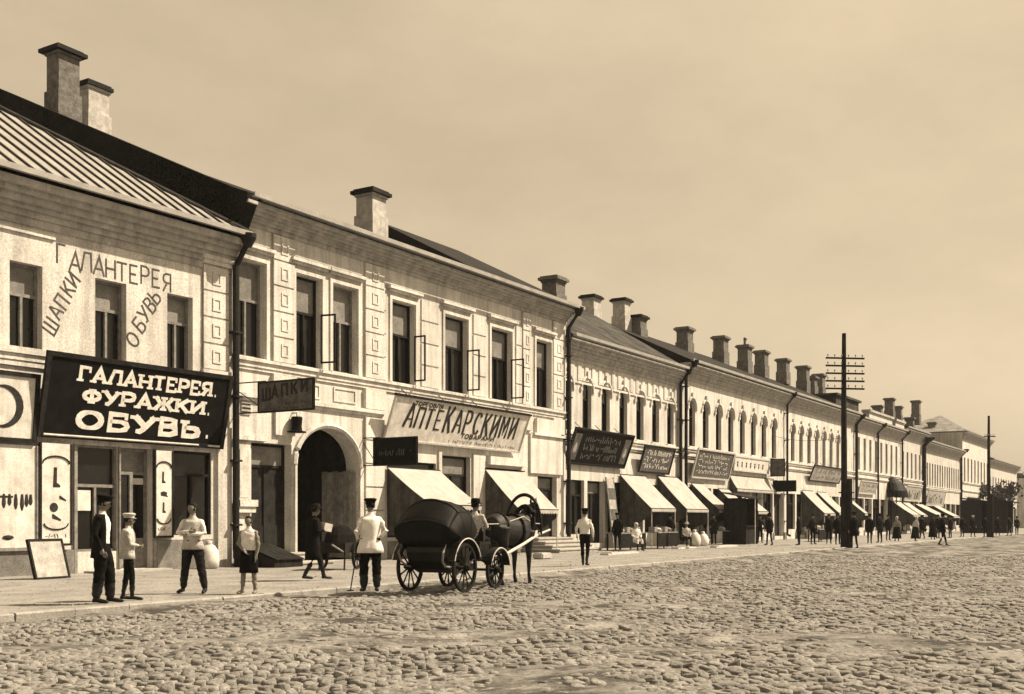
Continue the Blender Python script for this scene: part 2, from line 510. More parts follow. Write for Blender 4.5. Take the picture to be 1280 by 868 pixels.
def walk_h(X, Y):
    n = np.array([mnoise.noise(Vector((x * .8, y * .8, 2.0))) + .6 * mnoise.noise(Vector((x * 2.3, y * 2.3, 5.0))) if x < 72 else 0 for x, y in zip(X.ravel(), Y.ravel())]).reshape(X.shape)
    return .014 * n * np.clip((Y - KERB_Y) / .5, 0, 1) * np.clip(-Y / .4, 0, 1)
wv, wq = grid(np.concatenate([[-120, -60, -30], np.arange(-8, 72, .22), np.arange(75, 421, 15)]), np.concatenate([[KERB_Y + .16], np.arange(KERB_Y + .35, -.05, .22), [0.0, 1.2]]), walk_h)
walk = tag(link('sidewalk', np_mesh('sidewalk', wv, wq, 'walk')), kind='structure')
rp = np.random.default_rng(21)
NP = 5200
pxs = rp.uniform(6, 60, NP); pys = KERB_Y + .3 + (9.3) * rp.random(NP) ** 1.5
pr = rp.uniform(.008, .026, NP) * (1 + (rp.random(NP) > .96) * 1.2)
tv = np.array([(1, 0, 0), (.3, .95, 0), (-.8, .6, 0), (-.8, -.6, 0), (.3, -.95, 0), (.1, .1, .7)])
PV = tv[None] * pr[:, None, None] * rp.uniform(.7, 1.25, (NP, 6, 1)) + np.stack([pxs, pys, np.full(NP, -.003)], -1)[:, None, :]
tq = np.array([(0, 1, 5), (1, 2, 5), (2, 3, 5), (3, 4, 5), (4, 0, 5)])
tag(link('pebbles', np_mesh('pebbles', PV.reshape(-1, 3), (tq[None] + (np.arange(NP) * 6)[:, None, None]).reshape(-1, 3), 'cobble', False), walk), kind='stuff')
# a few worn bumps and hollows of the sandy pavement
rk = random.Random(3)
for kx in range(64):
    L = 1.0 + rk.uniform(-.12, .12)
    x0 = kx * 1.02 + 2
    if kx == 0: kmesh = []
    if len(kmesh) < 6:
        b = MB(); h = rk.uniform(-.006, .008); d = rk.uniform(-.015, .015)
        b.prism([(-.16, -.155), (-.165 + d, .0 + h), (-.14 + d, .022 + h), (-.01, .024 + h), (.0, .004), (0, -.155)], 'x', 0, 1.006)
        kmesh.append(b.mesh('kerb_stone', 'kerb'))
    link('kerb_stone', kmesh[rk.randrange(len(kmesh))], walk, (x0, KERB_Y + .158, 0))
b = MB(); b.prism([(-.16, -.155), (-.165, .0), (-.14, .022), (-.01, .024), (0, .004), (0, -.155)], 'x', 67.3, 420)
b.prism([(-.16, -.155), (-.165, .0), (-.14, .022), (-.01, .024), (0, .004), (0, -.155)], 'x', -120, 1.98)
tag(b.build('kerb', 'kerb', walk, (0, KERB_Y + .158, 0)), kind='stuff')
# road sheet, gently uneven
def road_h(x, y):
    return -.10 + .030 * np.sin(x * .9 + 1.3 * np.sin(y * .53)) * np.sin(y * 1.1 + .7 * np.sin(x * .37)) \
        + .018 * np.sin(x * 2.1 + y * 1.7) * np.sin(y * 2.9 - x * .8) + .02 * np.sin(y * .45 + x * .11)
gx = np.concatenate([np.arange(-30, 70, .25), np.arange(70, 420.1, 5)])
gy = np.concatenate([np.arange(-60, -40, 2), np.arange(-40, KERB_Y, .2), [KERB_Y]])
X, Y = np.meshgrid(gx, gy, indexing='ij')
Zr = road_h(X, Y)
dust = np.array([mnoise.noise(Vector((x * .33, y * .33, 1.0))) + .7 * mnoise.noise(Vector((x * .9, y * .9, 4.0))) + .5 * mnoise.noise(Vector((x * 2.1, y * 2.1, 9.0))) if x < 75 and y > -46 else 0 for x, y in zip(X.ravel(), Y.ravel())]).reshape(X.shape)
Zr = Zr + np.clip(.008 + .034 * dust, -.012, .030) + .05 * np.exp(-(KERB_Y - Y) / .35)
nx_, ny_ = X.shape
vi = np.arange(nx_ * ny_).reshape(nx_, ny_)
q = np.stack([vi[:-1, :-1], vi[1:, :-1], vi[1:, 1:], vi[:-1, 1:]], -1).reshape(-1, 4)
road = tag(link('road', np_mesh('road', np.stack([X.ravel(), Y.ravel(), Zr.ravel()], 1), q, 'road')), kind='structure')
# cobbles: jittered courses, each stone a low rounded dome
rng_ = np.random.default_rng(11)
def cobble_field():
    px_, py_ = .105, .158
    xs = np.arange(-2, 78, px_); ys = np.arange(-48, KERB_Y - .12, py_)
    Xc, Yc = np.meshgrid(xs, ys, indexing='ij')
    Yc = Yc + (np.arange(len(xs)) % 2)[:, None] * py_ / 2
    Xc = Xc + rng_.normal(0, .016, Xc.shape) + .06 * np.sin(Yc * .9 + 1.0) ; Yc = Yc + rng_.normal(0, .024, Yc.shape)
    Xc, Yc = Xc.ravel(), Yc.ravel()
    Z = Xc * cos(A) + (Yc + D) * sin(A); R = Xc * sin(A) - (Yc + D) * cos(A)
    ok = (Z > 6.5) & (Z < 46) & (np.abs(R) < .62 * Z + 1.5) & (Yc < KERB_Y - .16)
    return Xc[ok], Yc[ok], Z[ok], R[ok]
cx_, cy_, cz_, cr_ = cobble_field()
NS = len(cx_)
K = 8
th = np.linspace(0, 2 * pi, K, endpoint=False)[None, :] + rng_.uniform(0, .8, (NS, 1))
rad = rng_.uniform(.82, 1.12, (NS, K))
sx = rng_.uniform(.036, .060, (NS, 1)); sy = rng_.uniform(.052, .098, (NS, 1))
rot = rng_.normal(0, .3, (NS, 1))
base = road_h(cx_, cy_)[:, None]
wear = np.array([mnoise.noise(Vector((x * .45, y * .45, 3.0))) + .6 * mnoise.noise(Vector((x * 1.3, y * 1.3, 7.0))) for x, y in zip(cx_, cy_)])[:, None]
proud = rng_.random((NS, 1)) < np.clip(.36 + .80 * wear, .05, .8)
top = np.where(proud, rng_.uniform(.018, .044, (NS, 1)), rng_.uniform(.002, .013, (NS, 1)))
tilt = rng_.normal(0, .14, (NS, 2)) + np.array([[.16, 0.0]])
def ring(k, zz):
    x = np.cos(th) * rad * sx * k; y = np.sin(th) * rad * sy * k
    xr = x * np.cos(rot) - y * np.sin(rot); yr = x * np.sin(rot) + y * np.cos(rot)
    z = zz + xr * tilt[:, :1] + yr * tilt[:, 1:]
    return np.stack([xr, yr, z + np.zeros_like(xr)], -1)
rings = np.concatenate([ring(1.04, base * 0 - .05), ring(1.03, top - .012), ring(.94, top - .002), ring(.5, top + .002)], 1)   # NS,4K,3
cent = np.stack([np.zeros(NS), np.zeros(NS), top[:, 0] + .005], -1)[:, None, :]
SV = np.concatenate([rings, cent], 1)             # relative to stone origin (x, y, road level)
qf = []
for r in range(3):
    for k in range(K):
        k2 = (k + 1) % K
        qf.append((r * K + k, r * K + k2, (r + 1) * K + k2, (r + 1) * K + k))
for k in range(0, K, 2):
    qf.append((3 * K + k, 3 * K + (k + 1) % K, 3 * K + (k + 2) % K, 4 * K))
qf = np.array(qf)
inview = (np.abs(cr_) < .458 * cz_) & (cz_ > 8.85)
order = np.argsort(np.where(inview, cz_, 1e6))
near = order[:300]; rest = order[300:]
for i in near:
    me = np_mesh('cobble', SV[i], qf, 'cobble')
    link('cobble', me, road, (float(cx_[i]), float(cy_[i]), float(base[i, 0])))
RV = SV[rest] + np.stack([cx_[rest], cy_[rest], base[rest, 0]], -1)[:, None, :]
nv = 4 * K + 1
RQ = (qf[None] + (np.arange(len(rest)) * nv)[:, None, None]).reshape(-1, 4)
tag(link('cobbles', np_mesh('cobbles', RV.reshape(-1, 3), RQ, 'cobble'), road), kind='stuff')

# ------------------------------------------------------------------ architecture helpers
MC = {}
def cached(key, fn):
    if key not in MC: MC[key] = fn()
    return MC[key]
def window(root, x0, x1, z0, z1, arch=0.0, reflect_pane=True, y=.22, frame='frame', cols=2, transom=.62, sill=.0, simple=False):
    """window > frame, pane, sill"""
    wd, h = round(x1 - x0, 2), round(z1 - z0, 2)
    cx = (x0 + x1) / 2
    o = bpy.data.objects.new('window', None); o.empty_display_size = .2
    COL.objects.link(o); o.parent = root; o.location = (cx, 0, z0)
    hw = wd / 2; t = .065
    def mk_frame():
        m = MB()
        zt = h - arch * .95
        m.box(-hw - .02, -hw + t, y - .05, y + .05, 0, h if not arch else zt)
        m.box(hw - t, hw + .02, y - .05, y + .05, 0, h if not arch else zt)
        m.box(-hw + t, hw - t, y - .045, y + .05, 0, t)
        if not arch: m.box(-hw + t, hw - t, y - .045, y + .05, h - t, h + .02)
        else:
            ps = [(hw * .97 * cos(pi * i / 10), y, zt + (arch * .95) * sin(pi * i / 10)) for i in range(11)]
            m.tube(ps, .045, 4, cap=False)
        m.box(-hw + t, hw - t, y - .055, y + .045, h * transom - .04, h * transom + .04)
        for c in range(1, cols):
            xx = -hw + wd * c / cols
            m.box(xx - .035, xx + .035, y - .05, y + .044, t, h * transom - .04)
        return m.mesh('frame', frame)
    link('frame', cached(('wf', wd, h, arch, y, frame, cols, transom), mk_frame), o)
    # panes: one above the transom, the others below it
    if simple:
        pm = cached(('wp', wd, h, arch, y), lambda: poly_mesh('pane', arch_pts(-hw, hw, .02, h, arch) if arch else rect_pts(-hw, hw, .02, h), [], .02, 'glass'))
        link('pane', pm, o, (0, y + .03, 0))
    else:
        up = cached(('wu', wd, h, arch, y, transom, reflect_pane), lambda: poly_mesh('pane', arch_pts(-hw, hw, h * transom, h, arch) if arch else rect_pts(-hw, hw, h * transom, h), [], .02, 'reflect_pane' if reflect_pane else 'glass'))
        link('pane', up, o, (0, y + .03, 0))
        for c in range(cols):
            xa = -hw + wd * c / cols; xb = -hw + wd * (c + 1) / cols
            def mk(): 
                m = MB(); m.box(0, wd / cols - .004, y + .03, y + .05, .02, h * transom - .002); return m.mesh('pane', 'glass')
            link('pane', cached(('wl', wd, cols, h, y, transom), mk), o, (xa + .002, 0, 0))
    if sill:
        m = MB(); m.prism([(-sill, -.10), (-sill, -.03), (0.0, 0.0), (y - .06, 0.012), (y - .06, -.10)], 'x', -hw - .1, hw + .1)
        link('sill', cached(('ws', wd, sill, y), lambda: m.mesh('sill', 'trim')), o)
    return o
def cornice(root, x0, x1, bands, mats='cornice', name='cornice', y=0.0):
    m = MB()
    for (yo, z0, z1) in bands:
        m.box(x0, x1, y - yo, y + .01 if y == 0 else y + .01, z0, z1)
    return m.build(name, mats, root)
def downpipe(root, x, z1, y=-.16, r=.075, head=True, out_y=-.75, z0=.25, mats='iron'):
    m = MB()
    m.tube([(x, out_y, z1 + .1), (x, out_y, z1 - .1), (x, y, z1 - .75), (x, y, z0 + .3), (x, y, z0 + .1), (x, y - .22, z0)], r, 8)
    if head: m.lathe([(r, -.28), (r * 2.3, -.02), (r * 2.4, .1), (r * 2.2, .1)], (x, out_y, z1 + .02), 10)
    for zz in np.arange(z0 + 1.0, z1 - 1.0, 1.9):
        m.box(x - r * 1.4, x + r * 1.4, y - r * 1.3, .0, zz, zz + .06)
    return m.build('downpipe', mats, root)
def chimney(roof, x, y, z0, z1, wx=.8, wy=.65, mats=('brick', 'roof_dark'), cap=.16, pot=False):
    m = MB()
    h = z1 - z0
    m.mi(0).box(x - wx / 2 - .06, x + wx / 2 + .06, y - wy / 2 - .06, y + wy / 2 + .06, z0 - .6, z0 + h * .28)
    m.box(x - wx / 2, x + wx / 2, y - wy / 2, y + wy / 2, z0 + h * .28, z1 - .26)
    m.box(x - wx / 2 - .05, x + wx / 2 + .05, y - wy / 2 - .05, y + wy / 2 + .05, z1 - .30, z1 - .2)
    m.mi(1).box(x - wx / 2 - cap, x + wx / 2 + cap, y - wy / 2 - cap, y + wy / 2 + cap, z1 - .2, z1 - .07)
    m.box(x - wx / 2 - cap * .5, x + wx / 2 + cap * .5, y - wy / 2 - cap * .5, y + wy / 2 + cap * .5, z1 - .07, z1)
    if pot:
        m.tube([(x, y, z1), (x, y, z1 + .3), (x + .12, y, z1 + .5), (x - .12, y, z1 + .55)], [.1, .1, .16, .06], 8)
    return m.build('chimney', list(mats), roof)
def gable_roof(root, x0, x1, H, wd, h, mats, over=.6, th=.12, hip0=0.0, hip1=0.0, y0=0.0):
    """front slope from the eaves to the ridge and a rear slope; hips pull the ridge ends in"""
    ze = H
    m = MB()
    ya, yb, yc = y0 - over, y0 + wd, y0 + 2 * wd + over
    a0, a1 = x0, x1; r0, r1 = x0 + hip0, x1 - hip1
    V = [(a0, ya, ze), (a1, ya, ze), (r1, yb, H + h), (r0, yb, H + h), (a0, yc, ze), (a1, yc, ze)]
    lo = [(p[0], p[1], p[2] - th) for p in V]
    m.add(V + lo, [(0, 1, 2, 3), (3, 2, 5, 4), (0, 3, 4), (1, 5, 2),
                   (0, 6, 7, 1), (4, 5, 11, 10), (0, 4, 10, 6), (1, 7, 11, 5), (6, 10, 11, 7)])
    return m.build('roof', mats, root)
def gutter(root, x0, x1, H, over, mats='roof_light'):
    m = MB()
    m.prism([(-over - .10, H - .08), (-over - .10, H + .06), (-over - .07, H + .06), (-over - .07, H - .05), (-over + .02, H - .05), (-over + .02, H - .08)], 'x', x0, x1)
    return m.build('gutter', mats, root)
def shell(root, x0, x1, H, depth, m_, name='wall', th=.5, skip_front=True, dark_end=False):
    b = MB()
    b.box(x0, x0 + .4, th + .003, depth - .4, 0, H); b.box(x1 - .4, x1, th + .003, depth - .4, 0, H)
    b.box(x0, x1, depth - .4 + .003, depth, 0, H)
    b.box(x0 + .41, x1 - .41, th + .01, depth - .41, H - .25, H - .05)      # attic floor
    return b.build(name, m_, root)
def rustic(root, x0, x1, z0, z1, n, proud=.06, y=0.0, panel=True, name='pilaster', mats='trim', back=.03):
    """pilaster > quoin_block"""
    p = MB(); p.box(x0 + .03, x1 - .03, y - back, y + .01, z0, z1)
    po = p.build(name, mats, root)
    hh = (z1 - z0) / n
    def mk():
        b = MB(); W = x1 - x0
        b.box(0, W, -proud, -back + .005, .025, hh - .03)
        if panel and W > .5:
            b.box(W * .34, W * .40, -proud - .025, -proud + .002, hh * .25, hh * .75); b.box(W * .62, W * .68, -proud - .025, -proud + .002, hh * .25, hh * .75)
            b.box(W * .40, W * .62, -proud - .024, -proud + .002, hh * .25, hh * .32); b.box(W * .40, W * .62, -proud - .024, -proud + .002, hh * .68, hh * .75)
        return b.mesh('quoin_block', mats)
    me = mk()
    for i in range(n): link('quoin_block', me, po, (x0, y, z0 + i * hh))
    return po
def open_sash(root, x, z0, z1, wd=.55, ang=-90, y=.0, mats='frame_dark'):
    m = MB(); t = .035
    m.box(0, wd, -.02, .02, z0, z0 + t * 1.6); m.box(0, wd, -.02, .02, z1 - t * 1.6, z1)
    m.box(0, t, -.021, .021, z0 + t, z1 - t); m.box(wd - t * 1.5, wd, -.021, .021, z0 + t, z1 - t)
    return m.build('open_sash', mats, root, (x, y, 0), (0, 0, radians(ang)))

BLD = {}
# ================================================================== BUILDING ONE: haberdashery with tin roof (left edge)
F1 = Frame(24.2, 0, radians(-2.08))
f1 = F1
b1 = thing('shop_building', 'pale two storey shop at left edge with seamed tin roof and painted wall letters', 'building', (24.2, 0, 0), F1.a)
X1 = lambda px, y=0.0: F1.x(px, y)
H1 = 9.7
XL = -17.0
w1 = [(X1(12), X1(53)), (X1(119), X1(158)), (X1(209), X1(241))]
zt1, zb1 = 9.0 - .62, 6.05
zt1 = F1.z(32, 329); zb1 = F1.z(32, 443)
openings = [rect_pts(a, b_, zb1, zt1) for a, b_ in w1]
openings.append(rect_pts(-10.6, -9.5, zb1, zt1)); openings.append(rect_pts(-13.6, -12.5, zb1, zt1))
# ground floor: shop window, door, right-hand show window
gsh = (X1(94), X1(147)); gdo = (X1(150), X1(190)); gsw = (X1(217), X1(264))
zt_s = F1.z(120, 557)
openings += [rect_pts(gsh[0], gsh[1], .55, zt_s), rect_pts(gdo[0], gdo[1], .06, zt_s - .004), rect_pts(gsw[0], gsw[1], .95, zt_s + .002)]
link('wall', poly_mesh('wall', rect_pts(XL, -.02, 0, H1 - .1), openings, .5, 'plaster_b'), b1)
shell(b1, XL, -.02, H1 - .1, 10.4, 'plaster_c')
for i, (a, b_) in enumerate(w1): window(b1, a, b_, zb1, zt1, reflect_pane=True, y=.26, sill=.08, transom=.66)
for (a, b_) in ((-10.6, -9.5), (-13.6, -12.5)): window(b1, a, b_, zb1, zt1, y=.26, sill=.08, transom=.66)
# shop window and doors
o = window(b1, gsh[0], gsh[1], .55, zt_s, reflect_pane=False, y=.12, cols=2, transom=.62, frame='frame')
def door(root, x0, x1, z0, z1, y=.2, mats='wood_dark', glazed=True, name='door', light='frame'):
    wd, h = x1 - x0, z1 - z0
    d = bpy.data.objects.new(name, None); COL.objects.link(d); d.parent = root; d.location = (x0, 0, z0)
    m = MB()
    m.box(0, .09, y, y + .09, 0, h); m.box(wd - .09, wd, y, y + .09, 0, h); m.box(.09, wd - .09, y, y + .09, h - .09, h)
    m.box(.09, wd - .09, y, y + .08, h * .78, h * .78 + .08); m.box(wd / 2 - .05, wd / 2 + .05, y - .01, y + .08, 0, h * .78)
    m.box(.09, wd - .09, y + .01, y + .07, .02, h * .25)
    m.build('door_frame', light, d)
    g = MB(); g.box(.05, wd - .05, y + .05, y + .06, h * .8, h - .05); g.build('pane', 'reflect_pane', d)
    for k in (0, 1):
        g = MB(); g.box(.09 + k * (wd / 2 - .04), wd / 2 - .05 + k * (wd / 2 - .04), y + .045, y + .055, h * .25, h * .78)
        g.build('pane' if glazed else 'door_leaf', 'glass' if glazed else mats, d)
    g = MB(); g.tube([(wd / 2 - .1, y - .05, h * .36), (wd / 2 - .1, y - .05, h * .42)], .015, 6); g.build('door_handle', 'iron', d)
    return d
door(b1, gdo[0], gdo[1], .06, zt_s - .004, y=.22)
window(b1, gsw[0], gsw[1], .95, zt_s + .002, reflect_pane=False, y=.10, cols=2, transom=.72, frame='frame_dark')
# paper notices in the windows
g = MB(); g.box(gsh[0] + .1, gsh[0] + .52, .085, .095, 1.62, 2.15); g.build('notice', 'sign_white', b1)
g = MB(); g.box(gdo[0] + .55, gdo[0] + .95, .245, .255, 2.35, 2.52); g.build('notice', 'sign_white', b1)
for (pa, pb) in ((gsh[0] - .06, gsh[0] + .03), (gsh[1] + .015, gdo[0] - .015), (gdo[1] + .02, gdo[1] + .12)):
    g = MB(); g.box(pa, pb, -.06, .01, 0, zt_s); g.build('door_post', 'wood', b1)
g = MB(); g.box(XL, gsh[0] - .07, -.06, .01, 0, .62); g.box(gdo[1] + .13, X1(266), -.06, .01, 0, .82); g.build('plinth', 'plinth', b1)
# string course above the ground floor, cornice, gutter
cornice(b1, XL, X1(62), [(.10, 5.30, 5.46), (.16, 5.46, 5.62), (.07, 5.16, 5.30)], 'trim', 'string_course')
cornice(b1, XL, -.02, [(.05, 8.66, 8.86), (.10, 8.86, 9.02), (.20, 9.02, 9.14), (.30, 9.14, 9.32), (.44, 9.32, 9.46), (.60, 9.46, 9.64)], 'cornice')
gutter(b1, XL, .05, 9.78, .72)
rustic(b1, X1(253), X1(284), 5.75, 8.8, 4, .07)
g = MB(); g.box(X1(251), X1(286), -.16, .0, 8.8, 8.92); g.box(X1(249), X1(288), -.22, .0, 8.921, 9.04); g.build('capital', 'trim', b1)
g = MB(); g.box(X1(251), X1(286), -.12, .0, 5.5, 5.74); g.build('pilaster_base', 'trim', b1)
g = MB(); g.box(X1(270), X1(287), -.10, .01, 0, 4.1); g.build('pier', 'plaster_b', b1)
g = MB(); g.box(XL, X1(68), -.06, .01, 8.45, 8.58); g.build('moulding', 'trim', b1)
# tin roof with standing seams
rw, rh, ov = 5.0, 3.2, .78
kz = rh / rw
def roofz(y): return 10.26 + y * kz
r1 = bpy.data.objects.new('roof', None); COL.objects.link(r1); r1.parent = b1
np_ = 34
xe0, xe1 = XL, .06
for i in range(np_):
    pa = xe0 + (xe1 - xe0) * i / np_; pb = xe0 + (xe1 - xe0) * (i + 1) / np_
    def top_y(x):        # hip at the right end
        return min(rw, max(-ov, -ov + (xe1 - x) * (rw + ov) / (rw + .5)))
    ya, yb = top_y(pa), top_y(pb)
    m = MB()
    q4 = [(pa + .012, -ov, roofz(-ov)), (pb - .012, -ov, roofz(-ov)), (pb - .012, yb, roofz(yb)), (pa + .012, ya, roofz(ya))]
    m.mi(0).add(q4 + [(p[0], p[1], p[2] - .05) for p in q4], [(0, 1, 2, 3), (7, 6, 5, 4), (0, 4, 5, 1), (1, 5, 6, 2), (2, 6, 7, 3), (3, 7, 4, 0)])
    s0 = len(m.v)
    qs = [(pa - .032, -ov, roofz(-ov) + .006), (pa + .032, -ov, roofz(-ov) + .006), (pa + .032, ya, roofz(ya) + .006), (pa - .032, ya, roofz(ya) + .006)]
    m.mi(1).add(qs + [(p[0], p[1], p[2] + .05) for p in qs], [(0, 3, 2, 1), (4, 5, 6, 7), (0, 1, 5, 4), (1, 2, 6, 5), (2, 3, 7, 6), (3, 0, 4, 7)])
    m.build('roof_panel', ['roof_light', 'seam'], r1)
m = MB()
m.add([(xe1, -ov, roofz(-ov) - .02), (xe1, 10.8, roofz(-ov) - .02), (xe1 - rw - .5, rw, roofz(rw) - .02), (XL, rw, roofz(rw) - .02), (XL, 10.8, roofz(-ov) - .02)], [(0, 1, 2), (1, 4, 3, 2)])
m.build('rear_slope', 'roof_dark', r1)
m = MB(); m.tube([(xe1, -ov, roofz(-ov) + .04), (xe1 - rw - .5, rw, roofz(rw) + .06), (XL, rw, roofz(rw) + .06)], .07, 6); m.build('ridge_cap', 'seam', r1)
downpipe(b1, -.08, 9.65, y=-.2, r=.10, out_y=-.72, z0=.2)
# painted letters straight on the plaster
m = MB()
def wall_word(word, pts, size, th, tilt):
    for c, (px, py), rt in zip(word, pts, tilt):
        x, z = F1.at(px, py)
        strokes(m, c, x, z, size[0], size[1], th, .006, False, radians(rt), -.001)
def wall_done():
    global m
    m.build('lettering', 'letter_faint', b1); m = MB()
wall_word('ГАЛАНТЕРЕЯ', [(69.5, 328), (86, 337), (101, 338), (116, 342), (131, 346), (146, 350), (161, 353), (175, 354), (189, 358), (203, 363)], (.40, .48), .05, [0, -2, 2, -2, 0, 0, 0, 0, 0, 0])
wall_done()
wall_word('ШАПКИ', [(67, 421), (74, 401), (82, 389), (89, 373), (95, 361)], (.30, .40), .05, [62, 60, 60, 58, 58])
wall_done()
wall_word('ОБУВЬ', [(169, 437), (177, 418), (183, 405), (190, 393), (196, 382)], (.36, .42), .055, [55, 52, 52, 50, 52])
m.build('lettering', 'letter_faint', b1)

# ---- signs of building one
def sloped_sign(name, label, fr, pl, pr, tl, bl, out_top, depth=.08, mats='sign_black', out_bot=.12, frame=None, fw=.08):
    """board leaning out at the top; returns (empty, width, height) with x along the wall and z up the board"""
    xl, zb = fr.at(pl, bl, -out_bot); _, zt = fr.at(pl, tl, -out_bot)
    xr = fr.x(pr, -out_bot)
    return xl, xr, zb, zt
def board(name, label, fr, x0, x1, z0, z1, out_top, out_bot=.15, mats='sign_black', frame=None, fw=.09, cat='sign', group=None):
    L = sqrt((z1 - z0) ** 2 + (out_top - out_bot) ** 2)
    phi = atan2(out_top - out_bot, z1 - z0)
    ox = fr.o[0] + x0 * fr.ex[0] - out_bot * fr.ey[0]; oy = fr.o[1] + x0 * fr.ex[1] - out_bot * fr.ey[1]
    t = thing(name, label, cat, (ox, oy, z0), (phi, 0, fr.a), group)
    W = x1 - x0
    m = MB(); m.box(0, W, 0, .05, 0, L); m.build('board', mats, t)
    if frame:
        m = MB()
        m.box(-fw * .3, W + fw * .3, -.04, .055, L - fw, L + .02); m.box(-fw * .3, W + fw * .3, -.04, .055, -.02, fw)
        m.box(-fw * .3, fw, -.038, .054, fw, L - fw); m.box(W - fw, W + fw * .3, -.038, .054, fw, L - fw)
        m.build('sign_frame', frame, t)
    m = MB()       # iron stays to the wall
    n = max(2, int(W / 2.0))
    for i in range(n):
        x = W * (i + .5) / n
        back = out_top
        m.tube([(x, .05, L * .9), (x, .05 + back * cos(phi) * .95, L * .9 + back * sin(phi))], .018, 5)
        m.tube([(x, .05, L * .1), (x, .05 + out_bot * .9, L * .1)], .018, 5)
    m.build('stay', 'iron', t)
    return t, W, L
# black haberdashery sign
xa = F1.x(48, -.2); xb = F1.x(281, -.3)
z0 = F1.z(48, 545, -.15); z1 = F1.z(62, 440, -.5)
t, W, L = board('shop_sign', 'long black signboard lettered ГАЛАНТЕРЕЯ ФУРАЖКИ ОБУВЬ in pale slab letters', F1, xa, xb, z0, z1, .62, .18, 'sign_black', 'wood_dark', .1)
m = MB()
u0, u1 = W * .155, W * .915
text(m, 'ГАЛАНТЕРЕЯ.', u0, u1 + .05, L * .70, L * .165, .105, True, thin=.07)
m.build('lettering', 'letter_white', t); m = MB()
text(m, 'ФУРАЖКИ.', W * .185, W * .90, L * .445, L * .165, .115, True, thin=.08)
m.build('lettering', 'letter_white', t); m = MB()
text(m, 'ОБУВЬ.', W * .17, W * .92, L * .135, L * .20, .17, True, thin=.10)
m.build('lettering', 'letter_white', t)
for (pa, pb) in ((.1, W * .84), (W * .9, W * .97)):
    m = MB(); m.tube([(pa, -.07, .06), (pb, -.07, .06)], .03, 6); m.build('bottom_rail', 'wood_pale', t)
# pale sign with a painted horn at the left edge
xa = XL + 1.0; xb = F1.x(47, -.25)
z0 = F1.z(20, 552, -.2); z1 = F1.z(20, 466, -.3)
t, W, L = board('shop_sign', 'pale signboard with a dark painted crescent at the left edge beside the black sign', F1, xa, xb, z0, z1, .32, .15, 'sign_white', 'wood_dark', .09)
m = MB()
cxs = F1.x(5, -.25) - xa; czs = L * .5
for i in range(16):
    a0 = radians(-115 + 235 * i / 16); a1 = radians(-115 + 235 * (i + 1) / 16)
    w0 = .17 * sin(pi * i / 16) + .015; w1_ = .17 * sin(pi * (i + 1) / 16) + .015
    R = .52
    m.prism([(cxs + (R - w0) * cos(a0), czs + (R - w0) * sin(a0)), (cxs + R * cos(a0), czs + R * sin(a0)), (cxs + R * cos(a1), czs + R * sin(a1)), (cxs + (R - w1_) * cos(a1), czs + (R - w1_) * sin(a1))], 'y', -.012, -.0005)
m.build('crescent', 'letter_dark', t)
# pale painted board below it with a fringe of little dark shapes
xb = F1.x(45, -.1)
t = thing('painted_board', 'large pale wall board with a painted fringe of small dark wares', 'sign', (24.2 + XL + 1 * 1.0, 0, 0), F1.a)
t.location = (24.2 + (XL + 1) * cos(F1.a), (XL + 1) * sin(F1.a), 0)
Wb = xb - XL - 1
zlo, zhi = .7, F1.z(20, 556, -.1)
m = MB(); m.box(0, Wb, -.10, -.062, zlo, zhi); m.build('board', 'sign_white', t)
m = MB(); rr = random.Random(5)
zf = F1.z(20, 624, -.1)
m.box(Wb - 3.2, Wb - .62, -.108, -.1002, zf + .03, zf + .08)
x = Wb - 3.2
while x < Wb - .12:
    hh = rr.uniform(.12, .30)
    m.lathe([(.02, -hh), (.055, -hh * .55), (.05, -.03), (.03, .12)], (x, -.105, zf), 7, 1, .3)
    x += rr.uniform(.10, .17)
m.lathe([(.03, -.05), (.16, 0), (.12, .05), (.02, .07)], (Wb - .75, -.105, zf - .95), 8, 1, .2)
m.build('painted_wares', 'letter_dark', t)
m = MB(); m.box(-.05, Wb + .04, -.13, -.06, zlo - .08, zlo); m.box(Wb, Wb + .09, -.14, -.06, zlo, zhi); m.build('sign_frame', 'wood', t)
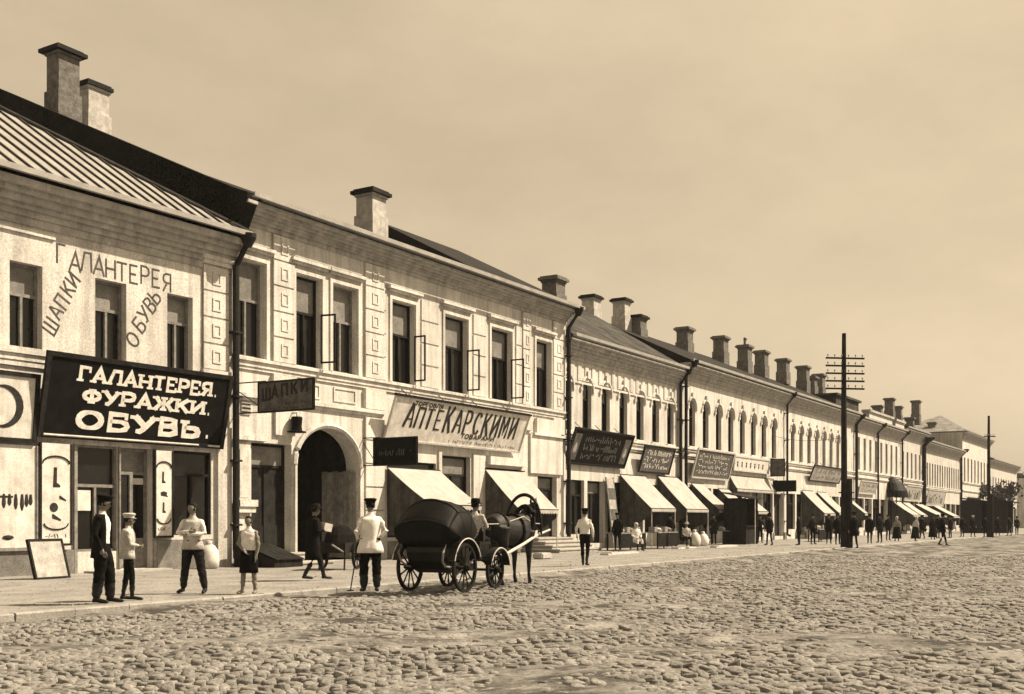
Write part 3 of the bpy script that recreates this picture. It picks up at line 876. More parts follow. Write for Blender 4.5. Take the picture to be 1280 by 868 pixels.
# tall trade panels beside the door
def ware_panel(label, px0, px1, py0, py1, y, kinds):
    x0, z1 = F1.at(px0, py0, y); x1 = F1.x(px1, y); z0 = F1.z(px0, py1, y)
    t = thing('trade_panel', label, 'sign', (24.2 + x0 * F1.ex[0] + y * F1.ey[0] * -0, 0, 0), F1.a)
    t.location = (24.2 + x0 * F1.ex[0] - (-y) * F1.ey[0], x0 * F1.ex[1] + y * F1.ey[1], z0)
    Wp, Lp = x1 - x0, z1 - z0
    m = MB(); m.box(0, Wp, 0, .05, 0, Lp); m.build('board', 'sign_white', t)
    m = MB(); m.box(-.05, 0.0, -.02, .06, -.05, Lp); m.box(Wp, Wp + .05, -.02, .06, -.05, Lp); m.box(0, Wp, -.02, .06, -.06, 0)
    arc = [(Wp / 2 + Wp * .46 * cos(pi * i / 10), -.012, Lp * .80 + Lp * .07 * sin(pi * i / 10)) for i in range(11)]
    m.tube(arc, .022, 5); arc2 = [(Wp / 2 + Wp * .42 * cos(pi + pi * i / 10), -.012, Lp * .20 + Lp * .06 * sin(pi + pi * i / 10)) for i in range(11)]
    m.tube(arc2, .018, 5)
    m.build('sign_frame', 'wood_dark', t)
    m = MB()
    for kd, ux, uz, sz in kinds:
        cx, cz = Wp * ux, Lp * uz
        if kd == 'boot':
            pts = [(-.18, 0), (.30, 0), (.32, .12), (.08, .28), (.10, 1.2), (-.12, 1.2), (-.16, .3)]
        elif kd == 'shoe':
            pts = [(-.4, .05), (.45, -.2), (.5, -.05), (.1, .2), (-.3, .45), (-.42, .4)]
        elif kd == 'hat':
            pts = [(-.4, 0), (.4, 0), (.4, .08), (.24, .1), (.2, .5), (-.2, .5), (-.24, .1), (-.4, .08)]
        elif kd == 'cap':
            pts = [(-.35, 0), (.45, -.1), (.3, .08), (.38, .3), (-.05, .42), (-.4, .3)]
        else:
            pts = [(.4 * cos(i * pi / 6), .4 * sin(i * pi / 6)) for i in range(12)]
        m.prism([(cx + p[0] * sz, cz + p[1] * sz) for p in pts], 'y', -.006, -.0004)
    m.build('painted_wares', 'letter_dark', t)
    m = MB(); rr2 = random.Random(px0)
    scribble(m, Wp * .12, Wp * .88, Lp * .06, Lp * .055, 5, .018, rr2); tag(m.build('worn_lettering', 'letter_faint', t), kind='stuff')
    return t
ware_panel('pale arched trade panel with a painted tall boot on the left of the shop window', 52, 88, 553, 680, -.16, [('boot', .48, .56, .42), ('shoe', .72, .44, .22), ('round', .42, .36, .30), ('shoe', .5, .245, .28)])
ware_panel('narrow pale trade panel with painted boots right of the shop door', 195, 215, 563, 670, -.16, [('boot', .45, .62, .26), ('cap', .5, .47, .3), ('boot', .48, .27, .24)])
# leaning notice board
xg, yg = G(68, 724)
t = thing('leaning_board', 'pale square board leaning on the wall foot below the tall boot panel', 'board', (xg - .45, yg, 0), (radians(-16), 0, radians(8)))
m = MB(); m.box(0, .95, 0, .04, 0, .92); m.build('board', 'sign_mid', t)
m = MB(); m.box(-.05, 0, -.02, .06, 0, .97); m.box(.95, 1.0, -.02, .06, 0, .97); m.box(0, .95, -.02, .06, .92, .97); m.box(0, .95, -.02, .06, -.0, .05); m.build('sign_frame', 'wood_dark', t)
# steps of shop one
m = MB(); m.box(gsh[0] + .2, gdo[1] + .25, -.55, -.07, 0, .055); m.build('door_step', 'step', b1)

# ================================================================== BUILDING TWO: apothecary's with the carriage arch
F2 = Frame(24.2, 0, 0)
X2 = lambda px, y=0.0: F2.x(px, y)
H2, L2 = 10.97, 20.7
b2 = thing('apothecary_building', 'tall two storey stucco house with a round carriage arch and rusticated pilasters', 'building', (24.2, 0, 0))
wins = [(294, 331), (370, 401), (416, 446), (490, 518), (556, 584), (614, 639), (670, 688)]
wx2 = [(X2(a), X2(b_)) for a, b_ in wins]
zt2, zb2 = 9.22, 6.32
op = [rect_pts(a, b_, zb2, zt2) for a, b_ in wx2]
arch = (X2(369), X2(447)); niche = (X2(314), X2(364.5))
op.append(arch_pts(arch[0], arch[1], .02, 4.40, 1.25, 20)); op.append(rect_pts(niche[0], niche[1], .35, 3.75))
shops2 = [(X2(484), X2(545), .75, 3.5), (X2(552), X2(588), .35, 3.85), (X2(607), X2(650), .75, 3.5), (X2(672), X2(696), .62, 3.3)]
op += [rect_pts(*s) for s in shops2]
link('wall', poly_mesh('wall', rect_pts(0, L2, .015, H2 - .1), op, .5, 'plaster'), b2)
shell(b2, .47, L2, H2 - .1, 13, 'plaster_c')
for i, (a, b_) in enumerate(wx2):
    window(b2, a, b_, zb2, zt2, reflect_pane=(i in (0, 2, 3, 4, 5, 6, 1)), y=.26, sill=.10, transom=.60, frame='frame' if i in (0, 2) else 'frame_dark')
    g = MB()
    g.box(a - .17, a - .04, -.05, .01, zb2, zt2 + .16); g.box(b_ + .04, b_ + .17, -.05, .01, zb2, zt2 + .16); g.box(a - .04, b_ + .04, -.05, .01, zt2 + .04, zt2 + .16)
    g.build('architrave', 'trim', b2)
    g = MB(); g.box(a - .25, b_ + .25, -.12, .01, zt2 + .30, zt2 + .38); g.box(a - .32, b_ + .32, -.2, .01, zt2 + .38, zt2 + .48); g.build('window_hood', 'trim', b2)
for i, (z0, z1, wd) in {1: (6.5, 8.15, .42), 3: (6.45, 8.12, .5), 4: (6.45, 8.05, .58), 5: (6.45, 8.1, .62)}.items():
    if i != 1: open_sash(b2, wx2[i][1], z0, z1, wd)
open_sash(b2, wx2[1][1], 6.5, 8.1, .55, -78)
# bands, cornice
cornice(b2, 0, L2, [(.10, 6.02, 6.18), (.17, 6.18, 6.27), (.06, 5.92, 6.02)], 'trim', 'string_course')
cornice(b2, 0, X2(478), [(.08, 4.98, 5.08), (.15, 5.08, 5.2)], 'trim', 'string_course')
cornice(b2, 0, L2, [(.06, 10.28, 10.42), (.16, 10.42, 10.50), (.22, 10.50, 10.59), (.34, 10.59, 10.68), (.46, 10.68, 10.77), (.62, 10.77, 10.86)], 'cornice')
gutter(b2, 0, L2 + .25, 10.98, .78)
pil = [(X2(340), X2(366)), (X2(455), X2(478)), (X2(652), X2(662)), (X2(690), X2(704))]
for a, b_ in pil:
    rustic(b2, a, b_, 6.28, 10.27, 5, .09)
for a, b_ in pil:
    g = MB(); g.box(a - .05, b_ + .05, -.13, .01, 5.22, 5.9); g.build('pilaster_pedestal', 'trim', b2)
rustic(b2, X2(342), X2(366), 4.0, 4.95, 1, .10, panel=False)
for (pa, pb) in ((455, 478),):          # ground-floor pilaster with blocks
    rustic(b2, X2(pa), X2(pb), .9, 4.95, 5, .10, panel=False)
    g = MB(); g.box(X2(pa) - .06, X2(pb) + .06, -.16, .01, .0, .88); g.build('pilaster_base', 'step', b2)
# recessed panels under the windows
for (pa, pb) in ((373, 398), (418, 443)):
    g = MB()
    a, b_ = X2(pa), X2(pb)
    for (za, zb_) in ((5.32, 5.38), (5.74, 5.8)): g.box(a, b_, -.035, .01, za, zb_)
    g.box(a - .06, a, -.035, .01, 5.32, 5.8); g.box(b_, b_ + .06, -.035, .01, 5.32, 5.8)
    g.build('apron_panel', 'trim', b2)
# rusticated courses between the right-hand windows
rb = None
for (a, b_) in ((wx2[3][1] + .40, wx2[4][0] - .40), (wx2[4][1] + .40, wx2[5][0] - .40), (wx2[5][1] + .35, pil[2][0] - .06), (pil[1][1] + .05, wx2[3][0] - .35)):
    for k in range(4):
        m = MB(); m.box(a, b_, -.045, .01, 6.30 + k * .82 + .03, 6.30 + (k + 1) * .82 - .03); m.build('rustic_block', 'plaster', b2)
# arch: voussoir ring, dark passage with gate leaves
cxa = (arch[0] + arch[1]) / 2; hwa = (arch[1] - arch[0]) / 2
zsp = 4.40 - 1.25
m = MB()
ps = [(cxa + (hwa + .08) * cos(pi * i / 24), -.05, zsp + (1.25 + .08) * sin(pi * i / 24)) for i in range(25)]
m.tube(ps, .10, 6); m.box(arch[0] - .10, arch[0] - .005, -.10, .01, .02, zsp); m.box(arch[1] + .005, arch[1] + .19, -.12, .01, .02, zsp)
m.build('arch_moulding', 'plaster_b', b2)
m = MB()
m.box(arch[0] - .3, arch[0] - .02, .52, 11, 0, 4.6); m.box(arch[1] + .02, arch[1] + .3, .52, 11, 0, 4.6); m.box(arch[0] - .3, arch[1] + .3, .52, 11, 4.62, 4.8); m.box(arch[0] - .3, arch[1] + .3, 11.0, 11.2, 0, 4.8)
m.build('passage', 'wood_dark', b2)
for k in range(6):      # boards of the open gate leaf
    m = MB(); m.box(arch[1] - .12, arch[1] - .06, .07 + k * .24, .07 + k * .24 + .225, .08, 3.02 + .03 * (k % 2)); m.build('gate_board', 'wood', b2)
for k in range(7):      # closed back leaf
    wk = (arch[1] - arch[0]) / 7
    m = MB(); m.box(arch[0] + k * wk + .008, arch[0] + (k + 1) * wk - .008, 2.6 + .01 * (k % 2), 2.66, .05, 4.5); m.build('gate_board', 'wood_dark', b2)
# niche with dark doors
d = door(b2, niche[0], niche[1], .35, 3.75, y=.3, mats='wood_dark', glazed=False, light='wood_dark')
m = MB(); m.box(X2(295), X2(311), -.07, .01, .6, 3.7); m.build('side_panel', 'plaster_b', b2)
m = MB(); m.box(X2(297.5), X2(308.5), -.085, -.065, 2.05, 3.5); m.build('panel_field', 'wood_pale', b2)
m = MB(); m.box(X2(292.5), X2(315), -.26, .01, 1.78, 1.98); m.box(X2(293), X2(314), -.2, .01, 1.6, 1.78); m.build('ledge', 'trim', b2)
m = MB(); m.box(X2(293), X2(330), -.16, .01, 3.78, 3.92); m.build('lintel', 'trim', b2)
# apothecary's shop windows and doors
window(b2, shops2[0][0], shops2[0][1], .75, 3.5, reflect_pane=False, y=.15, cols=3, transom=.7, frame='wood_dark')
door(b2, shops2[1][0], shops2[1][1], .35, 3.85, y=.2, light='wood_dark')
window(b2, shops2[2][0], shops2[2][1], .75, 3.5, reflect_pane=False, y=.15, cols=3, transom=.7, frame='wood_dark')
door(b2, shops2[3][0], shops2[3][1], .62, 3.3, y=.25, glazed=False, light='wood_dark')
m = MB(); m.box(X2(480), L2, -.05, .01, .015, .62); m.build('plinth', 'plinth', b2)
for (pa, pb) in ((547, 550.5), (590, 605)):
    m = MB(); m.box(X2(pa), X2(pb), -.08, .01, .62, 4.0); m.build('pier', 'plaster_b', b2)
m = MB(); m.box(X2(607), X2(653), -.25, .01, 3.62, 3.95); m.build('awning_box', 'sign_white', b2)
m = MB(); m.box(X2(661), X2(701), -.10, .01, 3.4, 5.1); m.build('pier', 'plaster_b', b2)
m = MB(); m.box(X2(668), X2(698), -.14, .01, 5.15, 5.8); m.box(X2(664), X2(702), -.2, .01, 5.05, 5.15); m.build('pilaster_pedestal', 'trim', b2)
m = MB(); m.box(X2(301), X2(312.5), -.04, .01, 4.55, 4.95); m.build('wall_plaque', 'sign_mid', b2)
m = MB()
for k in range(3): m.box(X2(301.5), X2(312), -.05, -.0395, 4.6 + k * .12, 4.65 + k * .12)
m.build('plaque_bar', 'letter_dark', b2)
downpipe(b2, L2 - .1, 10.85, y=-.22, r=.10, out_y=-.72, z0=.2)
# roofs, firewall and chimneys
xs = 13.4
r2 = gable_roof(b2, .47, xs, 10.99, 5.2, 2.5, 'roof_dark', over=.7)
r2b = gable_roof(b2, xs, L2 + .2, 10.99, 5.2, 3.1, 'roof_dark', over=.7, hip0=.05, hip1=1.2)
fw = MB()
fw.prism([(-.02, 9.75), (-.6, 10.9), (-.6, 11.06), (0, 11.28), (12.0, 16.8), (13.2, 16.8), (13.2, .02), (.512, .02), (.512, 9.75)], 'x', -.03, .44)
fw.build('firewall', 'tar', b2)
def roof_chimney(roof, fr, px, ptop, pbot, y, wpx, **kw):
    x, z1 = fr.at(px, ptop, y); z0 = fr.z(px, pbot, y)
    return chimney(roof, x, y, z0, z1, **kw)
roof_chimney(r2, F2, 79, 63, 140, 9.6, 0, wx=.85, wy=.66, mats=('brick', 'roof_dark'), cap=.2)
roof_chimney(r2, F2, 117, 106, 160, 10.2, 0, wx=.9, wy=.6, mats=('chim_light', 'roof_dark'), cap=.12)
roof_chimney(r2, F2, 464, 239, 285, 3.0, 0, wx=.85, wy=.8, mats=('chim_light', 'roof_dark'), cap=.17)
roof_chimney(r2b, F2, 692, 347, 378, 2.2, 0, wx=.9, wy=.8, mats=('brick', 'brick'), cap=.15)

# signs of building two
xa, zb_ = F2.at(480, 549, -.2); xb = F2.x(650, -.25); z1 = F2.z(497, 494, -.65)
t, W, L = board('shop_sign', 'wide white apothecary signboard with long dark letters', F2, xa, xb, zb_, z1, .75, .2, 'sign_white', 'wood_pale', .05)
m = MB()
text(m, 'ТОРГОВЛЯ', W * .13, W * .32, L * .83, L * .09, .035)
m.build('lettering', 'letter_dark', t); m = MB()
x = W * .09
for i, c in enumerate('АПТЕКАРСКИМИ'):
    hgt = L * (.50 if i in (0,) else .56 if i == 4 else .42 if i < 4 else .50)
    wd = W * .068
    strokes(m, c, x, L * (.34 if i != 4 else .31), wd * .86, hgt * 1.06, .135, .01, False, 0, 0, .10 * (1 - i / 5) if i < 5 else 0, .05)
    x += wd * (.98 if i < 4 else 1.05) * (1.12 if c in 'МШ' else 1)
m.build('lettering', 'letter_dark', t); m = MB()
text(m, 'ТОВАРАМИ', W * .50, W * .76, L * .215, L * .10, .04)
m.build('lettering', 'letter_dark', t); m = MB()
scribble(m, W * .42, W * .95, L * .08, L * .075, 30, .022, random.Random(4))
tag(m.build('worn_lettering', 'letter_dark', t), kind='stuff')
m = MB(); m.box(-.05, W + .05, -.06, .06, L - .03, L + .05); m.build('top_rail', 'wood_dark', t)
def hang_sign(label, fr, px, py0, py1, y0, y1, mats='sign_black', text_fn=None, arm=True, ang=90, th=.05):
    """sign standing out square from the wall on an iron arm"""
    x, zt = fr.at(px, py0, -y0); zb = fr.z(px, py1, -y0)
    t = thing('hanging_sign', label, 'sign', (fr.o[0] + x, fr.o[1], zb), 0)
    Lh = zt - zb
    m = MB(); m.box(-th / 2, th / 2, -y1, -y0, 0, Lh); m.build('board', mats, t)
    m = MB(); fw = .05
    for (a, b_, c, d_) in ((-y1, -y0, 0, fw), (-y1, -y0, Lh - fw, Lh), (-y1, -y1 + fw, fw, Lh - fw), (-y0 - fw, -y0, fw, Lh - fw)):
        m.box(-th / 2 - .015, th / 2 + .015, a, b_, c, d_)
    m.build('sign_frame', 'wood_dark', t)
    m = MB(); m.tube([(0, .0, Lh + .02), (0, -y0 - .3, Lh + .01)], .02, 6); m.tube([(0, 0, .03), (0, -y0, .03)], .02, 6); m.tube([(0, 0, Lh * .85), (0, -y0, Lh * .25)], .014, 6)
    m.build('bracket', 'iron', t)
    if text_fn:
        m = MB(); text_fn(m, y1 - y0, Lh)
        m.xf(Matrix.Translation((-th / 2, -y0, 0)) @ Matrix.Rotation(-pi / 2, 4, 'Z'))
        tag(m.build('lettering', text_fn.mat, t), kind='stuff')
    return t
def sh(m, W, L):
    for i, c in enumerate('ШАПКИ'):
        strokes(m, c, W * (.08 + .175 * i - (.0 if i else .0)), L * (.40 + .045 * i), W * .13, L * .36, .075, .008, False, radians(4), 0, .05)
    scribble(m, W * .42, W * .9, L * .22, L * .1, 10, .02, random.Random(2)); scribble(m, W * .1, W * .9, L * .08, L * .08, 14, .018, random.Random(3))
sh.mat = 'letter_dark'
hang_sign('grey hanging sign lettered ШАПКИ standing out from the wall above the carriage arch', F2, 323, 478, 517, .95, 3.1, 'sign_grey', sh)
def sb(m, W, L): scribble(m, W * .12, W * .88, L * .35, L * .3, 9, .03, random.Random(8))
sb.mat = 'sign_grey'
hang_sign('plain black hanging sign standing out under the white apothecary board', F2, 467, 548, 583, .45, 2.3, 'sign_black', sb)
# hat-shaped trade sign over the arch
x, z = F2.at(371, 541, -.3)
t = thing('hat_sign', 'dark hat shaped trade sign hanging on the wall just left of the arch top', 'sign', (24.2 + x, -.3, z), 0)
m = MB(); m.lathe([(.30, .0), (.31, .03), (.17, .06), (.155, .2), (.18, .46), (.16, .5), (.0, .51)], (0, 0, 0), 14); m.build('hat', 'sign_black', t, smooth=False)
m = MB(); m.tube([(0, .3, .62), (0, 0, .62), (0, 0, .5)], .018, 6); m.build('bracket', 'iron', t)

# ---- awnings
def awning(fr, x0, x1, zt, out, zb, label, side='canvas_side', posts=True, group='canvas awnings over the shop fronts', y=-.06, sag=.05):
    t = thing('awning', label, 'awning', (fr.o[0] + x0, fr.o[1], 0), fr.a, group)
    W = x1 - x0
    n = 8; nw = 12; ph = x0 * 1.7
    m = MB(); vs = []; fs = []
    for i in range(n + 1):
        u = i / n
        for j in range(nw + 1):
            v = j / nw
            vs.append((W * v, y - out * u, zt + (zb - zt) * u - sag * sin(pi * u) - .04 * u * sin(pi * v) + u * (.016 * sin(v * 17 + ph) + .012 * sin(v * 31 + 2 * ph + 2 * u))))
    for i in range(n):
        for j in range(nw):
            a = i * (nw + 1) + j
            fs.append((a, a + nw + 1, a + nw + 2, a + 1))
    top_n = len(vs)
    vs += [(p[0], p[1] + .01, p[2] - .015) for p in vs]
    fs += [tuple(k + top_n for k in f[::-1]) for f in fs]
    m.add(vs, fs)
    m.build('canopy', 'canvas', t, smooth=True)
    # scalloped front valance
    m = MB(); ns = max(4, int(W / .22))
    for k in range(ns):
        a, b_ = W * k / ns, W * (k + 1) / ns
        m.prism([(a, zb + .01), (b_, zb + .01), (b_, zb - .13), ((a + b_) / 2, zb - .19), (a, zb - .13)], 'y', y - out - .01, y - out + .006)
    m.build('valance', 'canvas', t)
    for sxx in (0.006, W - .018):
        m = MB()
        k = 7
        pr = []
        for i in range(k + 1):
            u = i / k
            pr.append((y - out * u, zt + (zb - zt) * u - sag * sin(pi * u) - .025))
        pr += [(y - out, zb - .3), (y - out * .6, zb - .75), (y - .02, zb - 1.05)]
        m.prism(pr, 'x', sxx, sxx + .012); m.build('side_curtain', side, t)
    if posts:
        for px_ in (.03, W - .03):
            m = MB(); m.tube([(px_, y - out + .03, 0), (px_, y - out + .03, zb - .02)], .028, 6); m.build('post', 'wood_pale', t)
    for yy, z_ in ((y - out, zb), (y - .02, zt)):
        m = MB(); m.tube([(-.04, yy, z_), (W + .04, yy, z_)], .023, 6); m.build('rail', 'wood_dark', t)
    return t
def aw(fr, p0, p1, py, out, zb, label, posts=False, **kw):
    x0, z = fr.at(p0, py, -.06); x1 = fr.x(p1, -.06)
    return awning(fr, x0, x1, z, out, zb, label, posts=posts, **kw)
aw(F2, 484, 549, 584, 1.9, 1.90, 'white canvas awning right behind the hooded carriage', posts=True)
aw(F2, 606, 655, 586, 1.65, 1.80, 'white canvas awning above the horse, right part of the apothecary shop', posts=True)
# stone steps of both doors: things of their own
def steps(label, fr, x0, x1, n, rise, tread, y=-.02, side=0):
    t = thing('stone_steps', label, 'steps', (fr.o[0] + (x0 + x1) / 2, fr.o[1], 0), fr.a)
    hw = (x1 - x0) / 2
    rr = random.Random(int(x0 * 10))
    for k in range(n):
        d = (n - k) * tread
        m = MB(); m.box(-hw - side * (n - k) * .25, hw + side * .0, y - d, y, k * rise + (.004 if k else 0), (k + 1) * rise)
        m.box(-hw - side * (n - k) * .25 - .03, hw + .03, y - d - .04, y - .001, (k + 1) * rise - .05, (k + 1) * rise + .003)
        m.build('step', 'step', t)
    return t
steps('pale stone steps before the dark doors left of the carriage arch', F2, X2(305), X2(366), 3, .12, .55)
steps('pale stone steps at the right end of the apothecary house', F2, X2(664), X2(704), 4, .15, .48, side=1)

# ================================================================== BUILDINGS THREE TO FIVE: long row with arched windows
def row_building(name, label, fr, L, H, depth, wxs, ww, zb, zt, arched, shops, wallm='plaster_b', frieze=0, reflect_pane=True, simple=False, hood=True, roofm='roof_dark', roof=(4.5, 2.0, 0, 0), string=(4.9,), pane_cols=2):
    b = thing(name, label, 'building', (fr.o[0], fr.o[1], 0), fr.a)
    rise = ww * .5 if arched else 0
    ops = [arch_pts(x - ww / 2, x + ww / 2, zb, zt, rise, 10) if arched else rect_pts(x - ww / 2, x + ww / 2, zb, zt) for x in wxs]
    ops += [rect_pts(a, b_, z0, z1) for (a, b_, z0, z1, k) in shops]
    link('wall', poly_mesh('wall', rect_pts(0, L, .012, H - .1), ops, .5, wallm), b)
    shell(b, 0, L, H - .1, depth, 'plaster_c')
    for x in wxs:
        window(b, x - ww / 2, x + ww / 2, zb, zt, arch=rise, reflect_pane=reflect_pane, y=.24, frame='frame_dark', transom=.64, sill=.09, simple=simple, cols=pane_cols)
    if hood:
        def mk():
            m = MB()
            r = ww / 2 + .14
            ps = [(r * cos(pi * (i / 10)), -.04, (zt - rise - zb) + (rise + .16) * sin(pi * i / 10)) for i in range(11)] if arched else [(-r, -.04, zt - zb + .15), (r, -.04, zt - zb + .15)]
            m.tube(ps, .065, 5)
            m.box(-.10, .10, -.12, .0, zt - zb + .08, zt - zb + .42)
            m.box(-r - .14, -r + .05, -.09, .0, zt - rise - zb - .08, zt - rise - zb + .08); m.box(r - .05, r + .14, -.09, .0, zt - rise - zb - .08, zt - rise - zb + .08)
            return m.mesh('window_hood', 'trim')
        me = mk()
        for x in wxs: link('window_hood', me, b, (x, 0, zb))
    for (a, b_, z0, z1, k) in shops:
        if k == 'd': door(b, a, b_, z0, z1, y=.3, glazed=False, light='wood_dark')
        else: window(b, a, b_, z0, z1, reflect_pane=False, y=.22, cols=3, transom=.72, frame='wood_dark', simple=True)
    cornice(b, 0, L, [(.08, zb - .32, zb - .2), (.14, zb - .2, zb - .1)], 'trim', 'string_course')
    for s in string: cornice(b, 0, L, [(.07, s, s + .1), (.13, s + .1, s + .18)], 'trim', 'string_course')
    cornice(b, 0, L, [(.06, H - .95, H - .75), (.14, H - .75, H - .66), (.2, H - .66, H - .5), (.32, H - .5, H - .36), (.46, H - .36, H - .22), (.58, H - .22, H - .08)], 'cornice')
    gutter(b, 0, L, H + .05, .7)
    if frieze:
        zf0, zf1 = H - 1.85, H - 1.1
        cornice(b, 0, L, [(.06, zf0 - .14, zf0 - .04)], 'trim', 'string_course')
        pw = L / frieze
        m = MB(); m.box(pw * .22, pw * .72, -.04, .01, zf0 + .02, zf1); m.box(pw * .32, pw * .62, -.05, -.035, zf0 + .1, zf1 - .1)
        me = m.mesh('frieze_panel', 'trim')
        for k in range(frieze): link('frieze_panel', me, b, (k * pw, 0, 0))
    rf = gable_roof(b, 0.02, L - .02, H + .06, roof[0], roof[1], roofm, over=.62, hip0=roof[2], hip1=roof[3])
    m = MB(); 
    sx = sorted(shops)
    prev = 0
    for (a, b_, *_r) in sx:
        if a - prev > .1: m.box(prev, a - .01, -.05, .01, .012, .5)
        prev = b_ + .01
    if L - prev > .1: m.box(prev, L, -.05, .01, .012, .5)
    m.build('plinth', 'plinth', b)
    return b, rf
def shop_bays(L, n, x0=.3, w=1.5, z1=3.25):
    s = []; x0 = .25; p = (L - 2 * x0) / n; w = p - .32
    for k in range(n):
        c = x0 + p * (k + .5)
        s.append((c - w / 2, c + w / 2, .25 if k % 2 else .7, z1, 'd' if k % 2 else 'w'))
    return s
F3 = Frame(44.93, .25, 0)
L3 = 13.6
X3 = lambda px, y=0.0: F3.x(px, y)
b3, r3 = row_building('shop_row', 'cream stucco house with seven round headed windows and a dark weathered roof', F3, L3, 9.78, 12, [.55 + 2.0 * k for k in range(7)], .92, 5.55, 8.02, True, shop_bays(L3, 6, .6, 1.45), 'plaster_b', frieze=19, roofm='roof_rough', roof=(5.0, 3.4, 1.2, .2))
downpipe(b3, L3 - .05, 9.75, y=-.2, r=.09, out_y=-.68)
for px, pt, pb, y, kw in ((739, 370, 395, 6, dict(mats=('chim_light', 'roof_dark'))), (777, 374, 405, 5, dict(mats=('chim_light', 'roof_dark'), wx=.8)), (797, 395, 418, 4.4, dict(wx=.9))):
    roof_chimney(r3, F3, px, pt, pb, y, 0, **{**dict(wx=.9, wy=.8), **kw})
F4 = Frame(44.93 + L3, .1, 0)
L4 = 77.4 - F4.o[0]
b4, r4 = row_building('shop_row', 'long pale house with eight narrow arched windows behind the middle awnings', F4, L4, 10.26, 12, [60.25 - F4.o[0] + 2.1 * k for k in range(8)], .92, 5.6, 8.25, True, shop_bays(L4, 8, .5, 1.5), 'plaster_b', roof=(5.5, 2.9, 0, 0), simple=True)
downpipe(b4, .35, 10.2, y=-.2, r=.10, out_y=-.72)
downpipe(b4, L4 - .1, 10.2, y=-.2, r=.08, out_y=-.72)
F5 = Frame(77.4, .12, 0)
L5 = 19.2
b5, r5 = row_building('shop_row', 'pale house with narrow arched windows directly behind the tall telegraph pole', F5, L5, 10.26, 12, [1.85 + 2.0 * k for k in range(8)], .85, 5.6, 8.2, True, shop_bays(L5, 8, .5, 1.5), 'plaster_b', roof=(5.5, 2.8, 0, .5), simple=True)
for px, pt, pb, pot in ((856, 410, 436, 0), (901, 421, 448, 0), (931, 432, 460, 1), (952, 439, 464, 0), (979, 449, 472, 0)):
    roof_chimney(r4, F4, px, pt, pb, 4.6, 0, wx=.95, wy=.8, mats=('brick', 'brick'), pot=bool(pot))
for px, pt, pb in ((1004, 458, 484), (1014, 471, 488), (1024, 468, 492)):
    roof_chimney(r5, F5, px, pt, pb, 4.4, 0, wx=.95, wy=.85, mats=('brick', 'brick'))
downpipe(b5, L5 - .2, 10.2, y=-.2, r=.12, out_y=-.72)
# dark attic block at the end of house five
m = MB(); x, z = F5.at(1045, 486, 2.5); m.box(x - 2.2, x + 5.5, 1.9, 3.6, 10.3, 12.2); m.box(x - 2.5, x + 5.8, 1.7, 3.8, 12.2, 12.4); m.build('attic_dormer', 'roof_rough', b5)

# ---- houses farther on
def xt(px): return Frame(0, 0).x(px)
F6 = Frame(96.6, .1, 0); L6 = xt(1128) - 96.6
b6, r6 = row_building('shop_row', 'pale house with two added sunlit wall blocks beyond the tall telegraph pole', F6, L6, 10.05, 12, [1.2 + 2.05 * k for k in range(int((L6 - 1) / 2.05))], .8, 5.7, 8.5, False, shop_bays(L6, 6, .5, 1.5), 'plaster', roof=(5, 1.6, 0, 0), simple=True, hood=False)
m = MB()
for (pa, pb, zt) in ((1083, 1112, 10.85), (1116, 1127, 10.8)):  # added blocks standing for the sunlit upper wall, not real parapets
    m = MB(); m.box(xt(pa) - 96.6, xt(pb) - 96.6, -.35, .25, 10.12, zt); q_ = m.build('sunlit_wall_block', 'plaster_b', b6)
    m = MB(); m.box(xt(pa) - 96.6 - .15, xt(pb) - 96.6 + .15, -.5, .3, zt, zt + .2); m.build('wall_block_cap', 'cornice', q_)
downpipe(b6, 7.5, 10.0, r=.09); downpipe(b6, L6 - .3, 10.0, r=.09)
F7 = Frame(xt(1128), .15, 0); L7 = xt(1156) - xt(1128)
b7, r7 = row_building('shop_row', 'narrow pale house with tall chimneys before the far hipped roof', F7, L7, 10.5, 12, [1.0 + 2.0 * k for k in range(int((L7 - .6) / 2.0))], .8, 5.6, 8.2, False, shop_bays(L7, 5, .4, 1.4), 'plaster_c', roof=(5, 1.8, 0, 0), simple=True, hood=False)
downpipe(b7, L7 - .4, 10.0, r=.22)
F8 = Frame(xt(1156), .2, 0); L8 = xt(1203) - xt(1156)
b8, r8 = row_building('shop_row', 'far pale house with a close row of thin tall windows and plain upper wall', F8, L8, 9.8, 12, [.9 + 1.45 * k for k in range(int((L8 - .6) / 1.45))], .7, 5.0, 7.6, False, shop_bays(L8, 7, .4, 1.5), 'plaster_c', roof=(5.5, 2.2, 0, 0), simple=True, hood=False)
downpipe(b8, L8 - .5, 10.0, r=.14)
F9 = Frame(xt(1203), .0, 0); L9 = xt(1237) - xt(1203)
b9, r9 = row_building('merchant_house', 'tall far house with a high hipped roof at the end of the row', F9, L9, 12.4, 11, [1.6 + 2.6 * k for k in range(int((L9 - 1) / 2.6))], 1.1, 6.2, 9.2, False, shop_bays(L9, 6, .6, 2.0), 'plaster', roof=(4.6, 3.0, 11, 5), simple=True, hood=False, roofm='roof_grey')
F10 = Frame(xt(1238.5), .3, 0); L10 = 30
b10, r10 = row_building('merchant_house', 'low pale house just past the far telegraph pole', F10, L10, 10.0, 12, [1.6 + 2.7 * k for k in range(10)], 1.0, 5.5, 7.6, False, shop_bays(L10, 8, .6, 2.0), 'plaster_c', roof=(5, 2.2, 3, 3), simple=True, hood=False)
F11 = Frame(F10.o[0] + 32, -1.0, 0); L11 = 40
b11, r11 = row_building('merchant_house', 'farthest low house at the right edge below the dark tree', F11, L11, 8.4, 12, [1.6 + 2.7 * k for k in range(14)], 1.0, 4.5, 6.6, False, shop_bays(L11, 10, .6, 2.0), 'plaster_c', roof=(5, 1.8, 2, 2), simple=True, hood=False)
